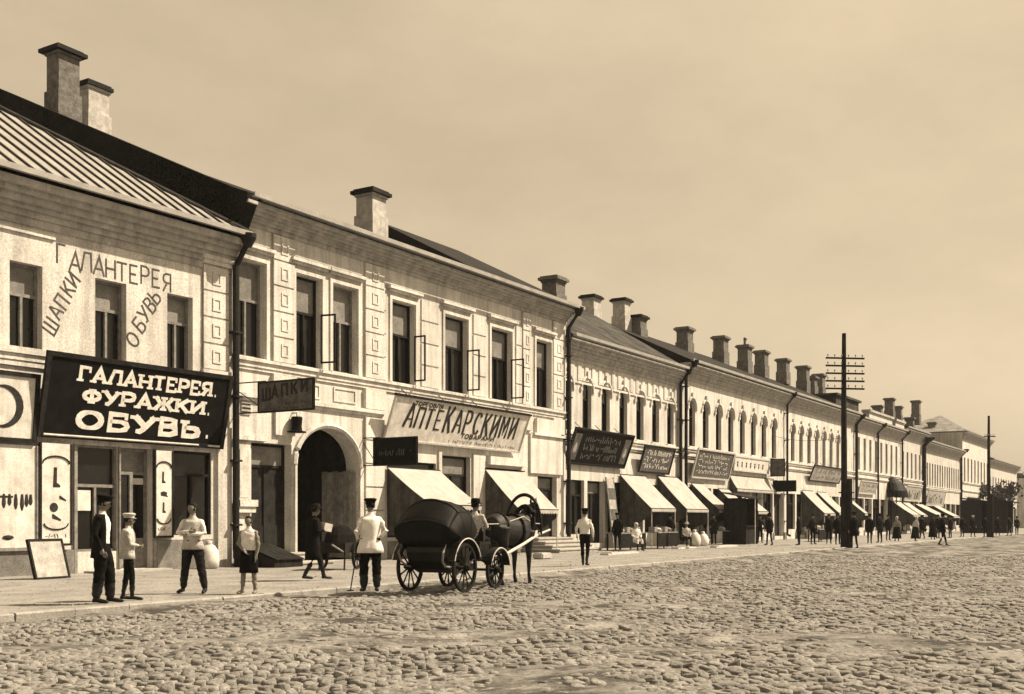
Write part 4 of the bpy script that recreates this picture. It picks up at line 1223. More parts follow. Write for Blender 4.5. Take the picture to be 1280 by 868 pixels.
for (fr, rf, px, pt, pb, y, wx) in ((F6, r6, 1112, 498, 520, 4, .9), (F7, r7, 1145, 501, 525, 4, .9), (F7, r7, 1137, 522, 535, 3, .8), (F6, r6, 1097, 507, 520, 4, .8), (F6, r6, 1122, 508, 524, 4.5, .8), (F8, r8, 1165, 528, 545, 4, .8)):
    roof_chimney(rf, fr, px, pt, pb, y, 0, wx=wx, wy=.9, mats=('brick', 'brick'))

# ---- signs and awnings of the row
def plain_board(label, fr, p0, p1, pyt, pyb, out=.55, mats='sign_grey', lines=3, lm='letter_dark', frame='wood_dark', seed=1, pics=False, lh=None):
    xa, zb_ = fr.at(p0, pyb, -.15); xb = fr.x(p1, -.25); z1 = fr.z(p0 + 6, pyt, -out)
    t, W, L = board('shop_sign', label, fr, xa, xb, zb_, z1, out, .15, mats, frame, .07)
    rr = random.Random(seed)
    m = MB()
    i0, i1 = (.2, .8) if pics else (.08, .92)
    for k in range(lines):
        h = L * .62 / lines
        scribble(m, W * i0, W * i1, L * (.16 + .74 * k / lines), h, int(10 + 4 * rr.random() + (lines - k)), h * .2, rr)
    if lines: tag(m.build('worn_lettering', lm, t), kind='stuff')
    if pics:
        for u in (.08, .92):
            m = MB(); c = W * u
            m.prism([(c - W * .05, L * .12), (c + W * .05, L * .12), (c + W * .05, L * .85), (c - W * .05, L * .85)], 'y', -.01, -.0005)
            m.build('picture_panel', 'sign_grey', t)
            m = MB(); m.lathe([(.05, 0), (.16, .12), (.12, .35), (.05, .5)], (c, -.012, L * .3), 10, 1, .06); m.build('painted_wares', 'sign_mid', t)
    return t
plain_board('large dark signboard with a picture panel at each end', F3, 706, 782, 533, 579, .75, 'sign_black', 3, 'sign_grey', 'wood_dark', 3, True)
plain_board('small grey signboard with pale arc lettering under the arched windows', F3, 798, 838, 556, 590, .55, 'sign_grey', 3, 'letter_white', 'wood_dark', 5)
plain_board('grey lettered signboard just right of the tall downpipe', F4, 864, 912, 560, 597, .6, 'sign_grey', 4, 'letter_white', 'wood_pale', 6)
plain_board('two tone faded signboard left of the telegraph pole', F5, 1011, 1050, 581, 601, .6, 'sign_mid', 2, 'letter_dark', 'wood_dark', 9)
plain_board('pale signboard just right of the telegraph pole', F6, 1073, 1095, 601, 617, .4, 'sign_mid', 2, 'letter_faint', 'wood_pale', 10)
plain_board('pale far signboard above the four distant awnings', F7, 1130, 1150, 607, 626, .5, 'sign_mid', 1, 'letter_faint', 'wood_pale', 12)
plain_board('pale grey far signboard under the close row of thin windows', F8, 1157, 1180, 612, 632, .5, 'sign_mid', 1, 'letter_faint', 'wood_pale', 13)
plain_board('dark far signboard at the foot of the tall hipped house', F9, 1206, 1222, 622, 632, .5, 'sign_black', 1, 'sign_grey', 'wood_dark', 14)
t = plain_board('narrow white board with a painted dark ornament row under the arched windows', F4, 917, 962, 570, 588, .25, 'sign_white', 0, 'letter_dark', 'wood_pale', 15)
m = MB()
for k in range(7): m.lathe([(.02, -.22), (.12, -.1), (.06, .0), (.14, .12)], (.6 + k * .8, -.01, .45), 8, 1, .1)
tag(m.build('ornament', 'letter_dark', t), kind='stuff')
hang_sign('small grey square sign hanging out before the pale house', F4, 963, 574, 596, .2, 1.2, 'sign_grey', sb)
hang_sign('small black sign hanging low over the dark booth', F4, 966, 601, 615, .3, 1.9, 'sign_black', None)
AW = [
 (F3, 775, 806, 593, 1.75, 1.95, 'white canvas awning beside the tall leaning picture board', True),
 (F3, 822, 850, 595, 1.7, 1.95, 'white canvas awning under the small grey signboard', True),
 (F4, 864, 879, 604, 1.7, 1.95, 'narrow white canvas awning just right of the tall downpipe', False),
 (F4, 898, 911, 611, 1.6, 1.9, 'left of the two narrow awnings left of the dark booth', False),
 (F4, 917, 930, 612, 1.6, 1.9, 'right of the two narrow awnings left of the dark booth', False),
 (F5, 1002, 1016, 613, 1.7, 1.85, 'steep white awning between the dark booth and the telegraph pole', True),
 (F5, 1021, 1032, 615, 1.7, 1.9, 'small white awning touching the left of the telegraph pole', False),
 (F5, 1055, 1060, 620, 1.7, 1.9, 'sliver of white awning right of the telegraph pole', False),
 (F6, 1116, 1125, 627, 1.9, 1.85, 'leftmost of the four distant awnings', False),
 (F7, 1128, 1136, 628, 1.8, 1.85, 'second from the left of the four distant awnings', False),
 (F7, 1144, 1154, 630, 2.4, 1.8, 'third from the left of the four distant awnings', False),
 (F8, 1166, 1174, 632, 2.2, 1.75, 'rightmost of the four distant awnings', False)]
for (fr, p0, p1, py, out, zb_, lab, post) in AW:
    aw(fr, p0, p1, py, out, zb_, lab, posts=post)
# wide shallow awning
x0, z = F4.at(912, 594, -.06); awning(F4, x0, F4.x(966), z, .5, z - .85, 'wide shallow white awning beside the small hanging black sign', posts=False)
# dark rounded hood over a far shop door
x, z = F6.at(1112, 622)
t = thing('door_hood', 'dark rounded hood over a far shop door before the distant awnings', 'canopy', (F6.o[0] + x, F6.o[1], z), 0)
m = MB(); m.loft([(0, -.1, 0, 1.6, 1.6), (0, -.1, .6, 1.5, 1.5), (0, -.1, 1.3, 1.1, 1.1), (0, -.1, 1.8, .5, .5), (0, -.1, 1.95, .05, .05)], pi, 2 * pi, 14)
m.build('hood', 'leather', t); m = MB(); m.tube([(-1.5, -.3, 0), (-1.5, -.3, -3)], .05, 6); m.tube([(1.5, -.3, 0), (1.5, -.3, -3)], .05, 6); m.build('post', 'iron', t)
# dark booth
x, y = G(983, 681)
t = thing('street_booth', 'tall dark wooden booth with open front below the small black sign', 'booth', (x, y + 2.6, 0), 0)
m = MB()
for k in range(6):
    m = MB(); m.box(-1.0, -.97, k * .22 - .62, k * .22 - .415, 0, 2.6); m.build('board', 'wood_dark', t)
m = MB(); m.box(-.97, 1.0, .66, .70, 0, 2.6); m.build('back_wall', 'wood_dark', t)
m = MB(); m.box(.96, 1.0, -.62, .65, 0, 2.6); m.build('side_wall', 'wood_dark', t)
m = MB(); m.box(-.96, .95, -.5, -.45, 0, 1.0); m.box(-.96, .95, -.62, -.3, 1.0, 1.05); m.build('counter', 'wood_dark', t)
m = MB(); m.add([(-1.15, -.85, 2.62), (1.15, -.85, 2.62), (1.15, .8, 2.95), (-1.15, .8, 2.95), (-1.15, -.85, 2.56), (1.15, -.85, 2.56), (1.15, .8, 2.89), (-1.15, .8, 2.89)], [(0, 1, 2, 3), (7, 6, 5, 4), (0, 4, 5, 1), (1, 5, 6, 2), (2, 6, 7, 3), (3, 7, 4, 0)]); m.build('roof', 'roof_dark', t)
m = MB(); m.tube([(.0, -.8, 0), (.0, -.8, 2.6)], .035, 6); m.build('post', 'wood_pale', t)

# ------------------------------------------------------------------ poles and wire
def pole(label, px, Z, h, r, arms, armw, zs):
    x, y = GZ(px, Z)
    t = thing('telegraph_pole', label, 'pole', (x, y, 0), radians(0), 'telegraph poles along the kerb')
    t.rotation_euler = (0, 0, A - pi / 2 + radians(8))
    m = MB(); m.tube([(0, 0, -.1), (.01, 0, h * .3), (-.01, 0, h * .7), (0, 0, h)], [r, r * .9, r * .75, r * .58], 10); m.build('post', 'pole', t)
    m = MB(); m.tube([(r * 1.5, -r * .3, -.1), (r * 1.45, -r * .3, 3.4)], [r * 1.0, r * .9], 10); m.box(-r * 1.2, r * 2.6, -r * 1.3, r * 1.1, .9, .96); m.box(-r * 1.2, r * 2.6, -r * 1.3, r * 1.1, 2.7, 2.76); m.build('stub', 'pole', t)
    for z in zs:
        m = MB(); m.box(-armw / 2, armw / 2, -.05 - r * .7, .03 - r * .7, z - .04, z + .04); a = m.build('crossarm', 'pole', t)
        for k in range(6):
            xx = -armw / 2 + .1 + (armw - .2) * k / 5
            m = MB(); m.lathe([(.012, 0), (.012, .06), (.035, .07), (.04, .11), (.02, .15)], (xx, -.01 - r * .7, z + .04), 7); m.build('insulator', 'sign_mid', a)
    return x, y
Z1 = 55.5
zz = lambda py, Z: E + (HY - py) * Z / F
px1, py1 = pole('tall telegraph pole with five long crossarms standing before the arched windows', 1055, Z1, zz(417, Z1), .17, 5, 2.0, [zz(v, Z1) for v in (448.5, 458, 467.5, 477, 486.5)])
Z2 = 92.5
px2, py2 = pole('far thin telegraph pole with one small crossarm by the tall hipped house', 1236, Z2, zz(520, Z2), .16, 1, 1.0, [zz(546, Z2)])
m = MB()
za = zz(547, Z1)
a = Vector((px1, py1, za)); b_ = Vector((F4.o[0] + F4.x(966), .08, F4.z(966, 545)))
ps = [a.lerp(b_, i / 10) - Vector((0, 0, .25 * sin(pi * i / 10))) for i in range(11)]
m.tube(ps, .012, 5)
tag(m.build('wire', 'iron'), 'thin wire from the tall telegraph pole to the pale house wall', 'wire')
m = MB()
for k, v in enumerate((448.5, 458, 467.5, 477, 486.5)):
    pass

# ------------------------------------------------------------------ people
def add_fingers(mb, wrist, d, palm_n, k, curl=.5):
    d = d.normalized(); n = palm_n.normalized(); s = d.cross(n).normalized()
    base = wrist + d * .085 * k
    for i, (off, ln) in enumerate(((-.032, .062), (-.011, .075), (.011, .07), (.031, .055))):
        p = base + s * off * k; pts = [p - d * .02 * k]
        dd = d.copy()
        for j in range(3):
            pts.append(pts[-1] + dd * (ln * k / 3 + (.02 * k if j == 0 else 0)))
            dd = (dd + n * curl * .6).normalized()
        mb.tube(pts, [.0095 * k, .009 * k, .008 * k, .006 * k], 6)
    p = wrist + d * .025 * k - s * .034 * k
    t1 = (d * .6 - s * .8 + n * .35).normalized()
    mb.tube([p, p + t1 * .035 * k, p + (t1 * .035 + (d * .85 + n * .4) * .03) * k], [.012 * k, .011 * k, .008 * k], 6)
def head_geo(mb, c, k, yaw=0.0, pitch=0.0, beard=False):
    """head with brow, nose, lips, chin and ears"""
    s0 = len(mb.v)
    n, r = 16, 12
    vs = []; fs = []
    for i in range(r + 1):
        ph = -pi / 2 + pi * i / r
        for j in range(n):
            th_ = 2 * pi * j / n
            x, y, z = cos(ph) * cos(th_), cos(ph) * sin(th_), sin(ph)
            X_, Y_, Z_ = x * .097, y * .076, z * .118
            if z < 0:
                Y_ *= 1 - .30 * (-z) ; X_ *= 1 - .12 * (-z)
                if x > 0: X_ += .018 * (-z) * x
                else: X_ *= 1 - .25 * (-z)
            else:
                if x < 0: X_ *= 1.08
            f = max(0, x) ** 6
            if f > .2 and abs(y) < .25:
                X_ += .008 * math.exp(-((Z_ - .022) / .012) ** 2) - .006 * math.exp(-((Z_ - .002) / .012) ** 2) * (1 if abs(y) > .08 else 0)
            vs.append((X_, Y_, Z_))
    for i in range(r):
        for j in range(n):
            j2 = (j + 1) % n
            fs.append((i * n + j, i * n + j2, (i + 1) * n + j2, (i + 1) * n + j))
    mb.mi(0).add(vs, fs)
    mb.add([(.093, 0, .012), (.094, .012, -.030), (.118, 0, -.032), (.094, -.012, -.030), (.09, 0, -.042)], [(0, 1, 2), (0, 2, 3), (1, 4, 2), (3, 2, 4)])
    for sgn in (1, -1):
        mb.lathe([(.004, -.032), (.014, -.015), (.018, .012), (.012, .03)], (-.008, sgn * .075, -.008), 6, 1, .5)
    mb.mi(4)
    for sgn in (1, -1):
        mb.lathe([(.002, -.005), (.010, 0), (.002, .005)], (.086, sgn * .030, .004), 8, .6, 1)
    mb.box(.090, .0975, -.022, .022, -.066, -.061)
    if beard:
        mb.loft([(.05, 0, -.05, .06, .066), (.052, 0, -.085, .062, .058), (.06, 0, -.125, .05, .044), (.066, 0, -.16, .028, .024), (.07, 0, -.175, .006, .006)])
    mb.mi(0)
    mb.xf(Matrix.Translation(c) @ Matrix.Rotation(yaw, 4, 'Z') @ Matrix.Rotation(pitch, 4, 'Y') @ Matrix.Scale(k, 4), s0)
def seg_d(p, a, b):
    ab = b - a; t = max(0, min(1, (p - a).dot(ab) / max(1e-9, ab.length_squared)))
    return (p - a - ab * t).length
BASE = dict(hl=(0, .09, .92), kl=(.03, .10, .50), al=(0, .11, .09), sl=(0, .168, 1.385), el=(-.03, .245, 1.12), wl=(.06, .245, .89))
def person(label, loc, heading, H=1.72, pose=None, up='cloth_white', sleeve=None, low='cloth_dark', foot='boot', jacket=None, jhem=.72, jopen=0.0, skirt=None, hat='cap', hatm='cloth_black', apron=None, vox=.014, lean=0.0, head_yaw=0.0, head_pitch=0.0, beard=False, bare_arm=False, bare_leg=False, shorts=False, category='person', group=None, foot_dir=None, belt=False, trouser=.0):
    k = H / 1.75
    P = {}
    for key, v in BASE.items():
        P[key] = Vector(v); P[key[0] + 'r'] = Vector((v[0], -v[1], v[2]))
    P['toe_l'] = None; P['toe_r'] = None
    for key, v in (pose or {}).items(): P[key] = Vector(v)
    def ln(p):
        return Vector((p.x + lean * max(0, p.z - .9), p.y, p.z))
    for key in ('sl', 'sr', 'el', 'er', 'wl', 'wr'): P[key] = ln(P[key])
    up_s = sleeve or up
    mats = ['skin', up, low, foot, 'hair', up_s]
    root = thing('person', label, category, loc, heading, group)
    pel = (P['hl'] + P['hr']) / 2
    dz = pel.z - .92; dx = pel.x
    src = MB()
    rings = [(.82, .09, .145), (.90, .115, .172), (1.0, .108, .158), (1.10, .112, .160), (1.22, .124, .178), (1.33, .118, .188), (1.40, .098, .172), (1.44, .075, .115), (1.47, .060, .072), (1.50, .054, .058), (1.56, .052, .055)]
    src.loft([(dx + lean * max(0, z - .9), pel.y, z + dz, a * .98, b_ * .98) for z, a, b_ in rings], n=20)
    n0 = len(src.v); src.add([(dx, pel.y, .80 + dz)], []); src.f += [(n0, (j + 1) % 20, j) for j in range(20)]; src.m += [0] * 20
    o_ = (len(rings) - 1) * 20; n1 = len(src.v); src.add([(dx + lean * .66, pel.y, 1.57 + dz)], []); src.f += [(n1, o_ + j, o_ + (j + 1) % 20) for j in range(20)]; src.m += [0] * 20
    segs = [(Vector((dx, pel.y, .88 + dz)), Vector((dx, pel.y, .95 + dz)), 2, .165), (Vector((dx, pel.y, 1.02 + dz)), ln(Vector((dx, pel.y, 1.36 + dz))), 1, .165), (ln(Vector((dx, pel.y, 1.49 + dz))), ln(Vector((dx, pel.y, 1.6 + dz))), 0, .055)]
    tr = trouser
    for s in 'lr':
        h_, kn, an = P['h' + s], P['k' + s], P['a' + s]
        src.tube([h_ + Vector((0, 0, .04)), h_.lerp(kn, .35), kn + (h_ - kn) * .06, kn.lerp(an, .35), an + (kn - an) * .12, an], [.092, .085 + tr, .060 + tr, .058 + tr, .044 + tr, .042], 12)
        toe = P['toe_' + s] if P['toe_' + s] is not None else Vector((.20, .035 * (1 if s == 'l' else -1), -.055))
        sole = Vector((0, 0, -.045))
        src.tube([an + Vector((-.055, 0, -.035)), an + Vector((0, 0, -.025)), an + toe * .55 + Vector((0, 0, -.01)), an + toe * .92, an + toe * 1.05], [.036, .046, .044, .036, .018], 10, flat=.85)
        segs += [(h_, kn, 0 if bare_leg else 2, .085), (kn, an + (kn - an) * .05, 0 if bare_leg else 2, .055), (an, an + toe, 0 if foot == 'skin' else 3, .04)]
        if foot == 'boot': segs += [(kn.lerp(an, .45), an, 3, .058)]
        sh_, eb, wr = P['s' + s], P['e' + s], P['w' + s]
        src.tube([sh_ + (pel + Vector((0, 0, .50)) - sh_) * .35, sh_, sh_.lerp(eb, .4), eb, eb.lerp(wr, .35), wr], [.050, .056, .050, .043, .042, .029], 12)
        hd = (wr - eb).normalized()
        hd2 = P.get('d' + s, hd).normalized()
        src.tube([wr - hd * .01, wr + hd2 * .035, wr + hd2 * .085], [.026, .036, .034], 10, flat=.55)
        segs += [(sh_, eb, 0 if bare_arm else 5, .055), (eb, wr - hd * .02, 0 if bare_arm else 5, .042), (wr, wr + hd2 * .09, 0, .03)]
    tmp = bpy.data.objects.new('tmp', src.mesh('tmp', mats)); COL.objects.link(tmp)
    md = tmp.modifiers.new('r', 'REMESH'); md.mode = 'VOXEL'; md.voxel_size = vox
    sm = tmp.modifiers.new('s', 'SMOOTH'); sm.factor = .5; sm.iterations = 2
    bpy.context.view_layer.update()
    ev = tmp.evaluated_get(bpy.context.evaluated_depsgraph_get())
    me = bpy.data.meshes.new_from_object(ev)
    body = MB()
    co = [v.co.copy() for v in me.vertices]
    rr = random.Random(hash(label) % 999)
    sd_ = rr.uniform(0, 9)
    for i, c in enumerate(co):          # cloth creases
        if c.z < 1.42 + dz: co[i] = c + Vector((mnoise.noise(Vector((c.x * 9, c.y * 9, c.z * 14 + sd_))), mnoise.noise(Vector((c.x * 9 + 5, c.y * 9, c.z * 14 + sd_))), 0)) * .015
    body.v = [tuple(c) for c in co]
    for p in me.polygons:
        body.f.append(tuple(p.vertices))
        c = sum((co[i] for i in p.vertices), Vector()) / len(p.vertices)
        body.m.append(min(segs, key=lambda s_: seg_d(c, s_[0], s_[1]) - s_[3])[2])
    bpy.data.objects.remove(tmp); bpy.data.meshes.remove(me)
    hc = ln(Vector((dx + .025, pel.y, 1.635 + dz)))
    head_geo(body, hc, 1.0, head_yaw, head_pitch, beard)
    body.mi(0)
    for s in 'lr':
        eb, wr = P['e' + s], P['w' + s]
        hd2 = P.get('d' + s, (wr - eb)).normalized()
        nrm = Vector((.25, -1 if s == 'l' else 1, .1)); nrm = (nrm - hd2 * nrm.dot(hd2)).normalized()
        add_fingers(body, wr, hd2, nrm, 1.0)
    bo = body.build('body', mats, root, smooth=True)
    HM = Matrix.Translation(hc) @ Matrix.Rotation(head_yaw, 4, 'Z') @ Matrix.Rotation(head_pitch, 4, 'Y')
    # hair
    m = MB(); m.lathe([(.083, -.035), (.088, .02), (.080, .07), (.055, .108), (.0, .126)], (-.012, 0, 0), 14, 1.16, .96)
    m.v = [(x - (.03 if (x > .05 and z < .05) else 0), y, z) for (x, y, z) in m.v]
    m.xf(HM); m.build('hair', 'hair', root, smooth=True)
    if hat == 'cap':
        m = MB(); m.lathe([(.090, .045), (.094, .075), (.118, .115), (.118, .13), (.08, .148), (.0, .15)], (-.005, 0, 0), 16, 1.12, 1)
        m.add([(.07, -.07, .055), (.10, -.045, .05), (.11, 0, .048), (.10, .045, .05), (.07, .07, .055), (.13, .05, .032), (.15, 0, .026), (.13, -.05, .032)], [(0, 1, 7), (1, 2, 6, 7), (2, 3, 5, 6), (3, 4, 5)])
        m.xf(HM); m.build('cap', hatm, root, smooth=False)
    elif hat == 'brim':
        m = MB(); m.lathe([(.17, .05), (.172, .058), (.10, .068), (.098, .13), (.085, .165), (.0, .172)], (0, 0, 0), 16, 1.1, 1); m.xf(HM); m.build('hat', hatm, root)
    elif hat == 'scarf':
        m = MB(); m.lathe([(.03, -.15), (.085, -.11), (.092, -.03), (.098, .03), (.088, .085), (.05, .125), (.0, .135)], (-.02, 0, 0), 14, 1.15, 1); m.xf(HM); m.build('headscarf', hatm, root, smooth=True)
    def garment(name, mt, z_top, hem, flare, a0=0.0, a1=2 * pi, extra=.02, width=None):
        zs = [1.455, 1.42, 1.36, 1.25, 1.12, 1.02, .95, .85, .75, .62, .48, .35, .2, .06]
        rg = []
        for z in zs:
            if z > z_top + 1e-6: continue
            if z < hem: break
            j = [q for q in rings]
            a = np.interp(z, [r_[0] for r_ in rings], [r_[1] for r_ in rings]); b_ = np.interp(z, [r_[0] for r_ in rings], [r_[2] for r_ in rings])
            if z < .9: a, b_ = .118, .178
            f = max(0, 1.02 - z) * flare
            rg.append((dx + lean * max(0, z - .9), pel.y, z + dz, a + extra + f, b_ + extra + f))
        m = MB(); m.loft(rg, a0, a1, 26)
        sd2 = rr.uniform(0, 9)
        nv_ = []
        for (x, y, z) in m.v:
            f = max(0, 1.1 + dz - z)
            r_ = mnoise.noise(Vector((x * 11, y * 11, z * 1.5 + sd2))) * (.016 + .06 * f * (1 if flare > .1 else .5))
            nv_.append((x + r_, y + r_ * .6, z))
        m.v = nv_
        o = m.build(name, mt, root, smooth=True)
        so = o.modifiers.new('thickness', 'SOLIDIFY'); so.thickness = .012
        return o
    if jacket: garment('jacket', jacket, 1.46, jhem, .06, jopen, 2 * pi - jopen, .022)
    elif belt: garment('tunic', up, 1.42, jhem, .16, extra=.014)
    if belt:
        m = MB(); m.loft([(dx, pel.y, .985 + dz, .135, .187), (dx, pel.y, 1.03 + dz, .135, .187)], n=20); b_o = m.build('belt', 'boot', root); so = b_o.modifiers.new('t', 'SOLIDIFY'); so.thickness = .01
    if skirt: garment('skirt', skirt, 1.02, .08, .14, extra=.02)
    if shorts: garment('shorts', low, .95, .47, .03, extra=.012)
    if apron: garment('apron', apron, 1.25 if apron == 'cloth_white' else 1.0, .5, .10, -1.0, 1.0, .034)
    root.scale = (k, k, k)
    return root
VR = A                                        # world angle of the view direction
def face(deg): return VR + radians(deg)       # 0 = away from the camera, 90 = to the left, -90 = to the right, 180 = towards it
def gp(px, py): x, y = G(px, py); return (x, y, 0.0)
person('man in black suit and peaked cap with white shirt front', gp(128, 755), face(-82), 1.76, dict(el=(-.08, .26, 1.14), wl=(-.02, .25, .90), er=(-.06, -.27, 1.14), wr=(.05, -.26, .90), al=(.10, .11, .09), kl=(.09, .10, .50), ar=(-.08, -.10, .09), kr=(-.02, -.1, .5)), up='cloth_white', sleeve='cloth_black', low='cloth_black', jacket='cloth_black', jhem=.74, jopen=.85, hat='cap', trouser=.032, head_pitch=.12)
person('youth in pale mottled jacket and light cap beside the man in black', gp(160, 751), face(-72), 1.47, dict(er=(.05, -.22, 1.14), wr=(.2, -.08, 1.12), el=(-.05, .22, 1.13), wl=(.0, .2, .9), al=(-.10, .1, .09), kl=(-.03, .1, .5), ar=(.08, -.08, .09), kr=(.08, -.09, .5)), up='cloth_tan', sleeve='cloth_tan', low='cloth_black', jacket='cloth_tan', jhem=.80, jopen=.5, hat='cap', hatm='cloth_tan')
person('bare headed man with folded arms in pale shirt', gp(241, 742), face(176), 1.70, dict(el=(.07, .27, 1.16), wl=(.25, -.02, 1.14), er=(.07, -.27, 1.17), wr=(.24, .02, 1.20), dl=(.1, -1, .05), dr=(.1, 1, .05), hl=(0, .09, .92), kl=(.02, .17, .5), al=(0, .24, .09), kr=(.02, -.14, .5), ar=(-.02, -.20, .09)), up='cloth_tan', sleeve='cloth_white', low='cloth_dark', hat=None, belt=True, jhem=.80, head_yaw=-.5, trouser=.022)
person('barefoot boy in sleeveless white shirt and dark shorts', gp(311, 743), face(172), 1.45, dict(el=(.0, .22, 1.12), wl=(.06, .2, .86), er=(.05, -.22, 1.13), wr=(.16, -.05, .98), al=(0, .15, .09), kl=(.0, .12, .5), ar=(0, -.15, .09), kr=(0, -.12, .5)), up='cloth_white', low='cloth_black', foot='skin', hat=None, bare_arm=True, bare_leg=True, shorts=True)
person('walker in long dark coat carrying a white parcel before the arch', gp(391, 726), face(-60), 1.70, dict(el=(.02, .26, 1.15), wl=(.24, .14, 1.18), er=(.02, -.24, 1.15), wr=(.26, -.08, 1.18), al=(.30, .08, .10), kl=(.20, .09, .52), ar=(-.24, -.08, .12), kr=(-.02, -.09, .5)), up='cloth_black', low='cloth_dark', jacket='cloth_black', jhem=.46, hat='brim', hatm='cloth_dark', lean=.06)
gx_, gy_ = G(391, 726)
m = MB(); m.box(-.1, .1, -.14, .14, -.09, .09); m.box(-.103, .103, -.02, .02, -.093, .093)
tag(m.build('parcel', 'cloth_white', None, (gx_ + .30 * cos(face(-60)), gy_ + .30 * sin(face(-60)), 1.22), (.1, .2, face(-50))), 'white parcel held by the walker in the dark coat', 'parcel')
p6 = person('man seen from behind in belted white blouse, dark cap and boots', gp(463, 741), face(14), 1.76, dict(el=(-.10, .28, 1.16), wl=(.12, .22, 1.02), er=(-.12, -.29, 1.16), wr=(.08, -.20, 1.04), al=(.02, .12, .09), ar=(-.02, -.12, .09), kl=(.03, .12, .5), kr=(.02, -.12, .5)), up='cloth_white', low='cloth_black', hat='cap', belt=True, jhem=.74, trouser=.026, head_yaw=.3)
a = Vector((*G(438, 739), 0.01))
c6 = Vector(gp(463, 741)) + Vector((0, 0, 1.03)); hd = face(14)
b_ = c6 + Vector((cos(hd) * .17 - sin(hd) * .20, sin(hd) * .17 + cos(hd) * .20, 0))
m = MB(); m.tube([a, a.lerp(b_, .5), b_, b_ + (b_ - a).normalized() * .06], [.012, .013, .016, .02], 7); m.tube([a - Vector((.09, 0, 0)), a + Vector((.09, 0, 0))], .014, 6)
tag(m.build('walking_stick', 'wood_dark'), 'dark walking stick planted left of the man in the white blouse', 'stick')
person('man in white shirt and dark trousers walking away by the right stone steps', gp(731, 708), face(-14), 1.70, dict(el=(-.02, .26, 1.14), wl=(.10, .26, .92), er=(-.08, -.25, 1.14), wr=(-.02, -.26, .9), al=(.14, .08, .09), kl=(.10, .09, .5), ar=(-.14, -.08, .10), kr=(.0, -.09, .5)), up='cloth_white', low='cloth_black', hat='cap', vox=.02)
ST = dict(al=(.12, .09, .09), kl=(.09, .09, .5), ar=(-.12, -.09, .09), kr=(0, -.09, .5))
SIT = dict(hl=(0, .1, .50), hr=(0, -.1, .50), kl=(.42, .12, .50), kr=(.42, -.12, .50), al=(.40, .12, .09), ar=(.40, -.12, .09), sl=(0, .185, .98), sr=(0, -.185, .98), el=(.05, .24, .72), er=(.05, -.24, .72), wl=(.28, .12, .62), wr=(.28, -.12, .62))
